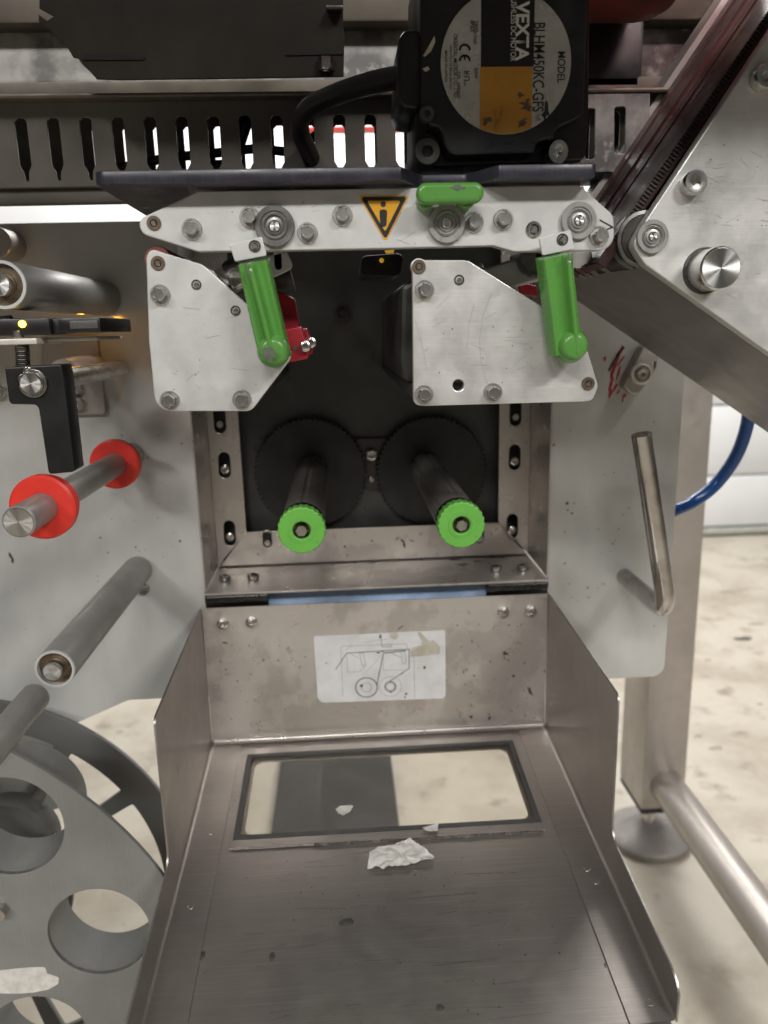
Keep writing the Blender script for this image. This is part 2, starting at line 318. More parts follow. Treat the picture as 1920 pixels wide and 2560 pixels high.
FX['pin'] = loc_lathe([(0, .0016), (.0010, .0016), (.0015, .0010), (.0016, 0)], 16); FX['pin'].materials.append(M['bolt'])
FX['hole'] = loc_lathe([(.0021, .00015), (.0015, .0001), (.0015, -.002), (0, -.002)], 20); FX['hole'].materials.append(M['dark_metal'])
def bolt(parent, a, b, Y, rot=0.0, washer=True, lift=0.0):
    p = P(a, b, Y); p.y -= lift
    o = place('bolt', FX['hex'], None, p+Vector((0, -.001 if washer else 0, 0)), parent); o.rotation_euler.y = rot
    if washer:
        w = bpy.data.objects.new('washer', FX['washer']); COL.objects.link(w); w.parent = o; w.location = (0, .001, 0)
    return o
def bushing(parent, a, b, Y):
    o = place('bushing', FX['bush'], None, P(a, b, Y), parent)
    q = bpy.data.objects.new('pin', FX['pin']); COL.objects.link(q); q.parent = o; q.location = (0, -.0002, 0); return o
def screw(parent, p, kind='sock', s=1.0, d=None, name='screw'):
    o = place(name, FX[kind], None, p, parent); o.scale = (s, s, s)
    if d is not None: o.rotation_euler = Vector((0, -1, 0)).rotation_difference(Vector(d)).to_euler()
    return o
def bearing(parent, a, b, Y, R, m='bearing'):
    p = P(a, b, Y)
    o = lathe('bearing', [(R, 0), (R, .0012), (R*.97, .0016), (R*.74, .0016), (R*.72, .0008), (R*.66, .0008), (R*.64, .0015), (R*.52, .0015), (R*.50, .0007), (R*.43, .0007), (R*.42, .0014), (R*.30, .0016), (R*.29, .0006), (R*.27, .0006)], p, (0, -1, 0), m, parent, seg=40)
    lathe('shaft_end', [(R*.265, 0), (R*.265, .0020), (R*.23, .0024), (0, .0024)], p, (0, -1, 0), 'spun', o, seg=28)
    lathe('race_ring', [(R*.63, .0014), (R*.60, .0019), (R*.55, .0019), (R*.53, .0014)], p, (0, -1, 0), 'chrome', o, seg=36)
    return o
def ribbon_me(pts, w, Y):
    """flat printed line through photo points on plane Y"""
    vs, fs = [], []
    q = [Vector(uv([p], Y)[0]) for p in pts]
    for a, b in zip(q, q[1:]):
        d = (b-a)
        if d.length < 1e-7: continue
        n = Vector((-d.y, d.x)).normalized()*w/2; e = d.normalized()*w*.3; i = len(vs)
        for k in (a-n-e, b-n+e, b+n+e, a+n-e): vs.append((k.x, Y, k.y))
        fs.append((i, i+1, i+2, i+3))
    me = bpy.data.meshes.new('r'); me.from_pydata(vs, [], fs); return me
def blob(c, r, n=11, j=.35, sx=1., sy=1., rot=0.):
    o = []
    for i in range(n):
        a = 2*pi*i/n; rr = r*(1+random.uniform(-j, j)); x, y = rr*cos(a)*sx, rr*sin(a)*sy
        o.append((c[0]+x*cos(rot)-y*sin(rot), c[1]+x*sin(rot)+y*cos(rot)))
    return o
def text_down(name, s, rect, Y, m, parent, mirror=False, bold=0):
    """lettering that reads downwards, fitted into the photo rectangle on plane Y"""
    cu = bpy.data.curves.new('t', 'FONT'); cu.body = s; cu.extrude = .0; cu.offset = bold
    me = from_curve(cu); vs = [v.co for v in me.vertices]
    x0, x1 = min(v.x for v in vs), max(v.x for v in vs); y0, y1 = min(v.y for v in vs), max(v.y for v in vs)
    (ax, az), (bx, bz) = uv([(rect[0], rect[1]), (rect[2], rect[3])], Y)
    for v in me.vertices:
        t = (v.co.x-x0)/(x1-x0); h = (v.co.y-y0)/(y1-y0)
        if mirror: h = 1-h
        v.co = (ax+(bx-ax)*h, Y, az+(bz-az)*t)
    return part(name, me, m, parent, smooth=0)
# ================================================================== SETTING
YP, YF = .65, .42                                   # painted machine panel, front plates
def structure(name, me, m): o = part(name, me, m); o['kind'] = 'structure'; return o
bm = bmesh.new(); bmesh.ops.create_grid(bm, x_segments=8, y_segments=8, size=1)
for v in bm.verts: v.co = (v.co.x*7, v.co.y*5-1.2, 0)
me = bpy.data.meshes.new('floor'); bm.to_mesh(me); bm.free(); structure('floor', me, 'floor')
# sectional door far behind
YD = 2.7
zb = max(.02, P(1800, 1372, YD).z)
door = thing('sectional_door', 'white ribbed sectional door behind the machine, standing on the beige floor', 'door', (.3, YD, 0))
seam = [P(1850, y, YD).z for y in (1340, 1188, 1012)]
zs = [zb+.012, seam[0]] + [seam[1]]; step = seam[2]-seam[1]
z = seam[1]
while z < 2.6: z += step; zs.append(z)
for a, b in zip(zs, zs[1:]):
    box('panel', -4.2, 4.6, YD, YD+.04, a+.003, b-.003, 'door', door, bev=.004)
box('backing', -4.2, 4.6, YD+.03, YD+.038, zb+.013, 2.7, 'charcoal', door, bev=0)
box('bottom_rail', -4.2, 4.6, YD-.012, YD+.03, zb-.012, zb+.012, 'chalk', door, bev=.003)
box('floor_seal', -4.2, 4.6, YD-.006, YD+.03, .0, zb-.0125, 'seal', door, bev=.003)
# red rail fixed in front of the door, seen through the duct slots
za = P(800, 321, 1.7).z
rail = box('red_rail', P(712, 321, 1.7).x, P(1030, 321, 1.7).x, 1.7, 1.73, za-.005, za+.004, 'red'); tag(rail, 'thin red rail glimpsed through the slots of the wiring duct', 'rail')
# ================================================================== MACHINE PANELS
X0, X1, ZB = -.1247, .1787, CAM.z-.2197               # recess opening
YR = .72
lp = thing('side_panel', 'white painted machine panel left of the dark recess', 'panel', (X0-.1, YP, .3))
zt = P(150, 556, YP).z
pts = [(-.52, zt), (X0, zt), (X0, P(420, 1752, YP).z)] + uv([(287, 1752), (187, 1800)], YP)
c0 = uv([(287, 1752)], YP)[0]; c1 = uv([(183, 1800)], YP)[0]
XL = X0-.0012
pts = [(-.52, zt), (XL, zt), (XL, c0[1]), (c0[0]+.012, c0[1]), (c1[0]-.004, c1[1]-.006), (c1[0]-.02, c1[1]-.09), (-.52, c1[1]-.09)]
plate('sheet', [rnd(pts, [0, 0, .002, .02, .012, .01, 0], 8)], YP, .004, 'panel', lp)
screw(lp, P(360, 1471, YP), 'sock', 1.15)
for a, b, r, sx, rot in ((28, 1392, .0045, .3, -.35), (32, 1402, .002, .5, .2)):
    plate('paint_chip', [blob(uv([(a, b)], YP)[0], r, sx=sx, rot=-rot)], YP-.0003, .0003, 'stain', lp, bevel=0)
rp = thing('side_panel', 'white painted machine panel right of the recess, carrying the bent steel handle', 'panel', (X1+.05, YP, .3))
cr = [(X1, .9), (X1, ZB-.13)] + [uv([(1530, 1697)], YP)[0], uv([(1655, 1690)], YP)[0], uv([(1697, 1200)], YP)[0], uv([(1716, 932)], YP)[0], uv([(1716, 800)], YP)[0]]
cr[1] = (X1, cr[2][1]); xe = (cr[3][0]+cr[4][0])/2
cr = [(X1+.0012, CAM.z+.06), (X1+.0012, cr[2][1]), (xe, cr[2][1]), (xe+.001, cr[5][1]), (xe+.001, CAM.z+.06)]
plate('sheet', [rnd(cr, [0, .002, .012, 0, 0], 8)], YP, .004, 'panel', rp)
def smear(pt, r, m, n=9, sx=.3, rot=0, par=None, Y=YP):
    plate('paint_smear', [blob(uv([pt], Y)[0], r, n, .4, sx, 1, rot)], Y-.0003-random.random()*.0002, .0002, m, par, bevel=0)
for (a, b), r_, sx, rot in (((1549, 880), .0065, .22, -.55), ((1541, 905), .0075, .14, -.40), ((1533, 925), .0070, .20, -.30), ((1545, 935), .0080, .10, -.25), ((1529, 955), .0065, .22, -.2), ((1537, 968), .0050, .2, -.5), ((1526, 985), .0045, .3, -.3), ((1547, 978), .0030, .35, -.4), ((1560, 990), .0028, .4, -.6), ((1556, 1001), .0015, .5, 0), ((1511, 897), .0018, .7, 0), ((1553, 900), .0060, .12, -.6)):
    smear((a, b), r_, 'redmark', 14, sx, rot, rp)
tube('dark_strand', [P(1522, 928, YP-.001), P(1540, 897, YP-.002), P(1560, 868, YP-.001)], .0008, 'dark_metal', rp, res=2)
for q in (((1417, 1258), .0012, 'stain', 1, 0), ((1384, 1112), .001, 'stain', 1, 0), ((1595, 1166), .0008, 'stain', 1, 0)): smear(q[0], q[1], q[2], sx=q[3], rot=0, par=rp)
# ================================================================== RECESS
rc = thing('recess_housing', 'stainless steel recess box around the two black gears, slotted flanges along its rim', 'housing', ((X0+X1)/2, YR, ZB))
ZT = CAM.z+.118
part('left_wall', sheet_me([(X0, YP-.0004, ZT), (X0, YP-.0004, ZB), (X0, .7448, ZB+.001), (X0, .7448, ZT)], (1, 0, 0), .0010), 'steel', rc)
part('right_wall', sheet_me([(X1, YP-.0004, ZT), (X1, YP-.0004, ZB), (X1, .7448, ZB+.001), (X1, .7448, ZT)], (-1, 0, 0), .0010), 'steel', rc)
part('floor_ledge', sheet_me([(X0-.0008, YP-.0045, ZB-.001), (X1+.0008, YP-.0045, ZB-.001), (X1+.0008, .744, ZB), (X0-.0008, .744, ZB)], (0, 0, 1), .0018, .0004), 'steel_stain', rc)
fl = [uv([q], YR)[0] for q in ((597, 1032), (613, 1328), (1243, 1310), (1252, 1014))]
xi0, xi1, zi = (fl[0][0]+fl[1][0])/2, (fl[2][0]+fl[3][0])/2, (fl[1][1]+fl[2][1])/2
def slot(p, w=.0056, h=.0125):
    a, b = p; o = []
    for i in range(9): t = pi*i/8; o.append((a+w*cos(t), b+h-w+w*sin(t)))
    for i in range(9): t = pi+pi*i/8; o.append((a+w*cos(t), b-h+w+w*sin(t)))
    return o
LS = [uv([q], YR)[0] for q in ((549, 1050), (561, 1163), (574, 1333))]
RS = [uv([q], YR)[0] for q in ((1289, 1032), (1287, 1143), (1281, 1316))]
BS = [uv([(668, 1348)], YR)[0], uv([(1199, 1338)], YR)[0]]
g = .00005
plate('left_flange', [[(X0+g, ZT), (X0+g, ZB+.0015), (xi0, zi+g), (xi0, ZT)]]+[slot(p) for p in LS], YR, .0018, 'steel', rc)
plate('right_flange', [[(xi1, ZT), (xi1, zi+g), (X1-g, ZB+.0015), (X1-g, ZT)]]+[slot(p) for p in RS], YR, .0018, 'steel', rc)
plate('bottom_flange', [[(X0+.002, ZB+.0012), (X1-.002, ZB+.0012), (xi1-g, zi-g), (xi0+g, zi-g)]]+[slot(p, .0045, .0085) for p in BS], YR, .0018, 'steel_stain', rc)
for p in LS+RS: screw(rc, Vector((p[0], YR+.003, p[1]-.004)), 'sock' if p not in (LS[0], RS[0]) else 'hex', .95, name='bolt')
for p in BS: screw(rc, Vector((p[0], YR+.001, p[1]-.003)), 'hex', .9, name='bolt')
box('back_sheet', X0-.002, X1+.002, .745, .749, ZB-.01, ZT, 'charcoal', rc, bev=0)
zz = uv([(929, 1135)], .742)[0]
plate('centre_bracket', [[uv([q], .742)[0] for q in ((880, 1096), (972, 1094), (945, 1222), (915, 1222))]], .740, .003, 'dark_metal', rc)
screw(rc, Vector((zz[0], .740, zz[1])), 'sock', 1.3); zz = uv([(929, 1197)], .742)[0]; screw(rc, Vector((zz[0], .740, zz[1])), 'sock', .6)
for a, b in ((563, 1449), (633, 1445), (1240, 1424), (1307, 1422)):
    p = PZ(a, b, ZB); p.z = ZB+.0002; screw(rc, p, 'sock', 1.2, (0, 0, 1))
for a, b, r, sx, rot in ((1010, 1362, .004, .3, .2), (1004, 1350, .0018, .5, .6), (1030, 1352, .003, .2, 1.2), (862, 1366, .0012, 1, 0), (930, 1352, .0009, 1, 0)):
    plate('grime_spot', [blob(uv([(a, b)], YR)[0], r, 9, .5, sx, 1, rot)], YR-.0003, .0002, 'stain', rc, bevel=0)
for a, b, r, sy in ((1140, 1398, .006, .25), (1152, 1412, .006, .3), (930, 1408, .003, .3), (1190, 1404, .003, .4), (950, 1392, .008, .12)):
    p = PZ(a, b, ZB); me = flat([blob((0, 0), r, 11, .5, 1, sy)], .0002, 0); me.transform(Matrix.Translation((p.x, p.y, ZB+.0006))); part('grime_spot', me, 'stain', rc)
# spools and gears
def spool(fr, bk, label, gl):
    A = P(*fr, .515); B = P(*bk, .74); ax = Vector(((A.x+B.x)/2, 0, (A.z+B.z)/2)); ax = Vector((A.x, 0, A.z))
    t = thing('ribbon_spool', label, 'spool', (ax.x, .73, ax.z), 'black ribbon spools in the recess')
    Yf = .508; R = .0152
    cr = []
    for i in range(60):
        k = i % 10; cr.append(((R-.0009 if k in (4, 5) else R)*cos(2*pi*i/60), (R-.0009 if k in (4, 5) else R)*sin(2*pi*i/60)))
    me = flat([cr], .733-Yf-.014, .0003); me.transform(Matrix.Translation((ax.x, 0, ax.z)) @ FRONT(Yf+.014)); part('core', me, 'core', t, smooth=20)
    lathe('collar', [(.0120, 0), (.0157, .0006), (.0160, .002), (.0160, .0045), (.0150, .005), (.012, .005)], (ax.x, Yf+.0125, ax.z), (0, 1, 0), 'black_gloss', t)
    n = 96; sc = [((.0161+.0005*max(-.6, cos(2*pi*i/n*24)))*cos(2*pi*i/n), (.0161+.0005*max(-.6, cos(2*pi*i/n*24)))*sin(2*pi*i/n)) for i in range(n)]
    me = flat([sc, circ((0, 0), .0060)], .0105, .0009, 2); me.transform(Matrix.Translation((ax.x, 0, ax.z)) @ FRONT(Yf)); cap = part('knob', me, 'green_pale', t, smooth=40)
    lathe('seat_ring', [(.0092, -.0001), (.0090, .0004), (.0074, .0004), (.0072, -.0001)], (ax.x, Yf, ax.z), (0, -1, 0), 'green_pale', cap)
    lathe('recess_cup', [(.0061, .0004), (.0059, .0060), (0, .0060)], (ax.x, Yf, ax.z), (0, 1, 0), 'bronze', cap)
    b = bpy.data.objects.new('bolt', FX['hex']); COL.objects.link(b); b.parent = cap; b.location = Vector((ax.x, Yf+.0035, ax.z))-wl(cap); b.scale = (1.12, 1.12, 1.12); b.rotation_euler.y = random.random()
    # toothed gear
    gc = P(*gl, .735); n = 64; gp = []
    RG = .0535
    for i in range(n):
        for f, rr in ((0, RG-.0016), (.3, RG-.0012), (.5, RG+.0004), (.75, RG+.0004)):
            a = 2*pi*(i+f)/n; gp.append((gc.x+rr*cos(a), gc.z+rr*sin(a)))
    plate('gear', [gp], .732, .006, 'gear', t, bevel=.0004)
    return t
spool((755, 1320), (780, 1180), 'left black ribbon spool with light green knob, in front of the left black gear', (776, 1183))
spool((1150, 1307), (1061, 1167), 'right black ribbon spool with light green knob, in front of the right black gear', (1079, 1178))
# ================================================================== WIRING DUCT (two combs of fingers)
YW = .56
zl, zr_ = P(55, 256, YW).z, P(924, 250, YW).z
ztop = P(500, 252, YW).z; zbot = P(500, 462, YW).z
duct = thing('wiring_duct', 'grey slotted cable duct running above the blue black plate', 'duct', (0, YW, zbot))
s0, s1 = P(56, 350, YW).x, P(849, 340, YW).x; pit = (s1-s0)/10
zt1, zs1 = P(500, 290, YW).z, P(500, 408, YW).z; hw = pr(YW, 14.5, 350)
def comb(Y):
    hs = []
    for i in range(-3, 22):
        x = s0+pit*i
        hs.append([(x-hw, zs1), (x-hw*.45, zs1-.0036), (x-hw*.28, zbot+.004), (x+hw*.28, zbot+.004), (x+hw*.45, zs1-.0036), (x+hw, zs1), (x+hw, zt1-.002), (x+hw-.002, zt1), (x-hw+.002, zt1), (x-hw, zt1-.002)])
    return [[(-.5, zbot), (.30, zbot), (.30, ztop), (-.5, ztop)]]+hs
plate('front_comb', comb(YW), YW, .0016, 'trough', duct, bevel=.0002)
plate('rear_comb', comb(.586), .5865, .0016, 'trough', duct, bevel=.0002)
box('duct_base', -.5, .30, YW+.0018, .5864, zbot-.0005, zbot+.002, 'trough', duct, bev=.0003)
box('cover', -.5, .30, YW-.001, .589, ztop+.0003, ztop+.003, 'trough', duct, bev=.0005)
box('mounting_lip', -.5, -.08, YW+.002, .572, zbot-.0100, zbot-.0006, 'trough', duct, bev=.002)
# cables lying in the duct
cb = tube('cable', [P(300, 420, .573), P(420, 395, .574), P(520, 385, .572), P(640, 372, .574), P(720, 378, .575), P(766, 355, .572), P(800, 330, .575)], .0030, 'black'); tag(cb, 'thin black cable lying low inside the grey wiring duct', 'cable')
cb = tube('cable', [P(520, 418, .577), P(575, 410, .578), P(600, 350, .577), P(618, 300, .578), P(640, 280, .58)], .0045, 'black'); tag(cb, 'thick black cable curling upward inside the grey wiring duct', 'cable')
# ================================================================== UPPER STRUCTURE
zg0, zg1 = P(500, 205, .62).z, P(500, 40, .62).z
o = box('support_beam', -.55, .42, .62, .70, zg0, zg1+.03, 'galv', bev=.003); tag(o, 'mottled grey galvanised beam along the top, above the wiring duct', 'beam')
o = part('shelf_ledge', join_me([box_me(-.55, .30, .552, .619, P(500, 246, .555).z, P(500, 232, .555).z, .0015), box_me(-.55, .30, .600, .6195, P(500, 232, .555).z+.0003, P(500, 200, .60).z, .0015)]), 'brown_metal'); tag(o, 'brown stained metal ledge under the galvanised beam', 'ledge')
zu = P(100, 58, .56).z
zu = P(100, 58, .60).z
o = box('upper_rail', -.55, .45, .60, .619, zu, zu+.06, 'brown_dark', bev=.002); tag(o, 'dark brown rail along the very top edge, in front of the beam', 'rail')
o = box('shading_deck', -.60, .62, .14, .42, CAM.z+.255, CAM.z+.275, 'dark_metal', bev=.003); tag(o, 'unseen dark deck plate added above the picture to shade the upper machine', 'deck')  # unseen plate, placed above the view to keep lamp light off the top
fp = [(100, -60), (98, 20), (134, 40), (118, 52), (97, 36), (96, 52), (110, 66), (122, 72), (150, 104), (168, 118), (182, 142), (196, 146), (205, 160), (226, 180), (241, 197), (300, 199), (560, 196), (859, 191), (861, 90), (858, 60), (858, -60)]
flp = thing('plastic_flap', 'dark brown sheet with a ragged left edge hanging before the galvanised beam', 'flap', P(500, 195, .535))
plate('sheet', [uv(fp, .535)], .535, .002, 'flap', flp, bevel=.0003)
for q in ([(208, 139), (360, 137), (364, 143), (360, 150), (208, 150)], [(714, 134), (858, 129), (858, 136), (714, 139)]): plate('slit', [uv(q, .535)], .5345, .0006, 'label_black', flp, bevel=0)
n = screw(flp, P(815, 146, .534), 'hex', 1.5, (0, 0, -1), 'nut'); screw(flp, P(815, 164, .534), 'hex', .8, (0, 0, -1), 'nut')
box('clip', P(815, 20, .533).x, P(858, 20, .533).x, .529, .5345, P(830, 30, .533).z, P(830, 18, .533).z, 'dark_metal', flp, bev=.001)
# red motor drum at the top right
rx0, rx1 = P(1440, 0, .52).x, P(1735, 0, .52).x; rz = P(1500, 44, .52).z+.010; RR = .05
o = lathe('red_drum', [(0, 0), (RR*.9, 0), (RR, .006), (RR, rx1-rx0-.022), (RR*.97, rx1-rx0-.012), (RR*.88, rx1-rx0-.003), (RR*.75, rx1-rx0), (0, rx1-rx0)], (rx0, .55, rz+RR), (1, 0, 0), 'red_rust', seg=48); tag(o, 'dull red rounded drum at the top edge above the dark corner', 'drum')
o = box('dark_housing', P(1452, 150, .60).x, P(1610, 150, .60).x, .60, .618, P(1500, 228, .60).z, P(1500, 20, .60).z, 'black', bev=.004); tag(o, 'black housing in the dark corner right of the motor', 'housing')
o = plate('duct_end_plate', [uv([(1452, 236), (1625, 232), (1625, 430), (1452, 430)], .553), rnd(uv([(1463, 272), (1489, 270), (1487, 398), (1463, 398)], .553), .002), rnd(uv([(1536, 268), (1565, 266), (1563, 385), (1536, 385)], .553), .002)], .553, .002, 'galv')
tag(o, 'mottled grey slotted plate right of the motor', 'plate')
# ================================================================== MOTOR
YM = .425
mo = thing('motor', 'black square motor with a round white, black and amber label', 'motor', P(1250, 410, YM))
hp = [(1049, -75), (1468, -75), (1468, 30), (1459, 289), (1430, 305), (1402, 316), (1389, 330), (1385, 345), (1348, 354), (1341, 364), (1338, 383), (1137, 388), (1122, 380), (1113, 364), (1104, 330), (1095, 318), (1070, 313), (1052, 271)]
plate('housing', [rnd(uv(hp, YM), [.004, .004, .002, .003, .004, .004, .002, .002, .002, .002, .003, .003, .003, .003, .003, .004, .005, .004], 4)], YM, .05, 'motor', mo, bevel=.0012)
plate('flange', [rnd(uv([(1036, 296), (1040, -75), (1470, -75), (1466, 300), (1458, 405), (1046, 421), (1035, 405)], YM+.02), [.004, 0, 0, .004, .004, .006, .004], 4)], YM+.016, .05, 'black', mo, bevel=.001)
plate('connector_box', [rnd(uv([(1003, 275), (992, 250), (996, 100), (1010, 82), (1056, 80), (1056, 280)], YM+.01), .004, 4)], YM+.006, .05, 'motor', mo, bevel=.0015)
screw(mo, P(1066, 289, YM-.0001), 'cap_black', .62); screw(mo, P(1065, 386, YM+.0155), 'cap_black', 1.12); screw(mo, P(1381, 381, YM+.014), 'cap', .98, (.25, -1, -.15))
for q in ([(1058, 140), (1086, 90), (1088, 105), (1078, 128), (1062, 142)], [(1056, 172), (1070, 166), (1074, 174), (1064, 180)]): plate('scuff', [uv(q, YM)], YM-.0002, .0002, 'paper_torn', mo, bevel=0)
lc = uv([(1265, 158)], YM)[0]; LR = pr(YM, 166, 158)
yl = YM-.0006
lab = plate('label', [circ(lc, LR, 72)], yl, .0006, 'label_white', mo, bevel=.0001)
def disc_strip(xa, xb, za, zb_):
    pts = []
    for i in range(25):
        t = i/24; x = xa+(xb-xa)*t; h = math.sqrt(max(0, LR*LR*.992-(x-lc[0])**2)); pts.append((x, min(zb_, lc[1]+h)))
    for i in range(25):
        t = 1-i/24; x = xa+(xb-xa)*t; h = math.sqrt(max(0, LR*LR*.992-(x-lc[0])**2)); pts.append((x, max(za, lc[1]-h)))
    return pts
xa, xb, zm = P(1202, 166, yl).x, P(1334, 166, yl).x, P(1265, 167, yl).z
plate('black_field', [disc_strip(xa, xb, zm, 9)], yl-.0001, .0001, 'label_black', lab, bevel=0)
plate('amber_field', [disc_strip(xa-.0005, xb-.0005, -9, zm)], yl-.0001, .0001, 'label_amber', lab, bevel=0)
yt = yl-.00025
for s, rc_, m in (('VEXTA', (1291, 2, 1322, 152), 'ink_white'), ('BRUSHLESS DC MOTOR', (1278, -22, 1290, 153), 'ink_white'), ('BLHM450KC-GFS', (1335, 57, 1359, 279), 'ink'), ('MODEL', (1395, 129, 1412, 207), 'ink'),
                  ('2800r/min', (1184, 52, 1195, 110), 'ink'), ('IP65', (1176, 52, 1184, 80), 'ink'), ('50W', (1186, 170, 1195, 197), 'ink'), ('ORIENTAL MOTOR CO., LTD.', (1132, 85, 1144, 245), 'ink'), ('TOKYO 110-8536 JAPAN', (1122, 110, 1130, 223), 'ink'), ('MADE IN JAPAN', (1110, 127, 1119, 204), 'ink'), ('T29   1690205', (1143, 178, 1151, 246), 'ink'), ('US', (1160, 204, 1165, 214), 'ink')):
    text_down('lettering', s, rc_, yt, m, lab, bold={'VEXTA': .03, 'BLHM450KC-GFS': .010, 'MODEL': .012}.get(s, .006))
text_down('lettering', 'RU', (1160, 178, 1174, 202), yt, 'ink', lab, mirror=True)
for (a, b), e in (((1162, 119), 0), ((1162, 146), 1)):                           # the two round letters of the conformity mark
    arc = [(a+13*cos(t)*.9-2, b+13*sin(t)) for t in [radians(20+ -220*i/12) for i in range(13)]]
    arc = [(a+12*sin(radians(-100+200*i/12)) , b-11*cos(radians(-100+200*i/12))+4) for i in range(13)]
    mes = [ribbon_me(arc, .0009, yt)]
    if e: mes.append(ribbon_me([(a, b-7), (a, b+3)], .0008, yt))
    part('lettering', join_me(mes), 'ink', lab, smooth=0)
plate('ink_smudge', [blob(uv([(1366, 280)], yt)[0], .003, 13, .6, .6, 1.2)], yt, .0001, 'ink', lab, bevel=0)
plate('ink_smudge', [blob(uv([(1345, 295)], yt)[0], .0015, 13, .6, .9, 1)], yt, .0001, 'thin_ink', lab, bevel=0)
for a, b, r in ((1306, 305, .003), (1318, 262, .003), (1300, 240, .0016), (1215, 300, .002)): plate('grime_spot', [blob(uv([(a, b)], yt)[0], r, 15, .75, 1, .8)], yt, .0001, 'bronze', lab, bevel=0)
o = tube('power_cable', [P(1010, 192, .452), P(940, 205, .47), P(850, 232, .50), P(780, 265, .52), P(752, 300, .535), P(752, 335, .545), P(768, 372, .556), P(785, 410, .566)], .0060, 'black', n=8); tag(o, 'thick black cable arching left from the motor into the wiring duct', 'cable')
# ================================================================== BLUE BLACK BASE PLATE (horizontal, seen from below)
Yb = .405
zlo, zhi = P(600, 456, Yb).z, P(600, 421, Yb).z
xl, xr = P(232, 445, Yb).x, P(1493, 420, Yb).x
n1, n2, n3, n4 = [P(a, 440, Yb).x for a in (1003, 1062, 1185, 1247)]
po = [(xl, Yb), (n1, Yb), (n2, Yb+.022), (n3, Yb+.022), (n4, Yb), (xr, Yb), (xr, Yb+.15), (xl, Yb+.15)]
me = flat([rnd(po, [.006, .001, .004, .004, .001, .003, 0, 0], 5)], zhi-zlo, .0007); me.transform(Matrix.Translation((0, 0, zhi)))
o = part('base_plate', me, 'navy'); tag(o, 'blue black scratched plate lying above the long silver bracket, motor on top', 'plate')
# ================================================================== LONG SILVER BRACKET
br = thing('printhead_bracket', 'long horizontal silver bracket with the yellow warning triangle', 'bracket', P(940, 625, YF))
ol = [(346, 548), (495, 478), (1008, 470), (1449, 462), (1534, 538), (1538, 625), (1286, 629), (1234, 614), (960, 621), (664, 627), (495, 629), (352, 584)]
op = rnd(uv(ol, YF), [.010, .003, .02, .002, .006, .009, .006, .006, 0, .01, .004, .010], 7)
plate('face_plate', [op], YF, .008, 'alu', br, bevel=.0006)
for a, b, r in ((480, 573, .3), (625, 544, .1), (769, 583, .6), (856, 539, .2), (1184, 556, .4), (1258, 549, .8), (1497, 591, .2)): bolt(br, a, b, YF, r)
bushing(br, 385, 558, YF)
bearing(br, 687, 566, YF-.0012, pr(YF, 49, 566)); bearing(br, 1116, 559, YF-.0012, pr(YF, 47, 560), 'bearing_light'); bearing(br, 1446, 552, YF-.0012, pr(YF, 45, 552), 'bearing_light')
lathe('eyelet', [(.0042, 0), (.0042, .0006), (.0036, .0012), (.0026, .0012), (.0022, 0)], P(1334, 574, YF), (0, -1, 0), 'bolt', br); screw(br, P(1334, 574, YF), 'pin', 1.3, name='pin')
part('engraved_arrow', join_me([ribbon_me([(1500, 550), (1532, 568), (1500, 580)], .0007, YF-.0002)]), 'label_black', br, smooth=0)
# little lifted corner tab
plate('corner_tab', [uv([(1450, 466), (1471, 455), (1476, 468), (1468, 480)], YF)], YF+.0085, .001, 'alu_worn', br)
# warning sticker
T = uv([(895, 489), (1023, 488), (964, 606)], YF)
ws = plate('warning_sticker', [rnd(T, .0012, 4)], YF-.0003, .0003, 'warn_yellow', br, bevel=0, label='yellow warning triangle, point down')
cx, cz = sum(t[0] for t in T)/3, sum(t[1] for t in T)/3
sc = lambda k: [(cx+(t[0]-cx)*k, cz+(t[1]-cz)*k) for t in T]
plate('black_border', [rnd(sc(.91), .001, 4), rnd(sc(.66), .0006, 4)[::-1]], YF-.0004, .0001, 'label_black', ws, bevel=0)
q = uv([(948, 524), (968, 524), (966, 566), (956, 568), (951, 566)], YF)
plate('symbol', [rnd(q, .0012, 3)], YF-.0004, .0001, 'label_black', ws, bevel=0)
plate('symbol', [circ(uv([(958, 511)], YF)[0], .0014, 16)], YF-.0004, .0001, 'label_black', ws, bevel=0)
# green pad standing on two pegs
gp = thing('green_grip', 'green rounded bar-shaped grip at the top edge of the silver bracket', 'grip', P(1126, 505, YF-.012))
me = flat([rnd(uv([(1042, 455), (1211, 453), (1212, 505), (1043, 509)], YF-.020), .0048, 6)], .0085, .0022, 3); me.transform(FRONT(YF-.020)); part('bar', me, 'green', gp)
for a, b in ((1066, 500), (1168, 498)): lathe('peg', rodprof(.0042, .0112), P(a, b, YF-.0115)+Vector((0, .0113, 0)), (0, -1, 0), 'green', gp)
plate('rubbed_patch', [blob(uv([(1146, 470)], YF-.0202)[0], .003, 15, .55, 1.5, .55)], YF-.0202, .0001, 'wear', gp, bevel=0)
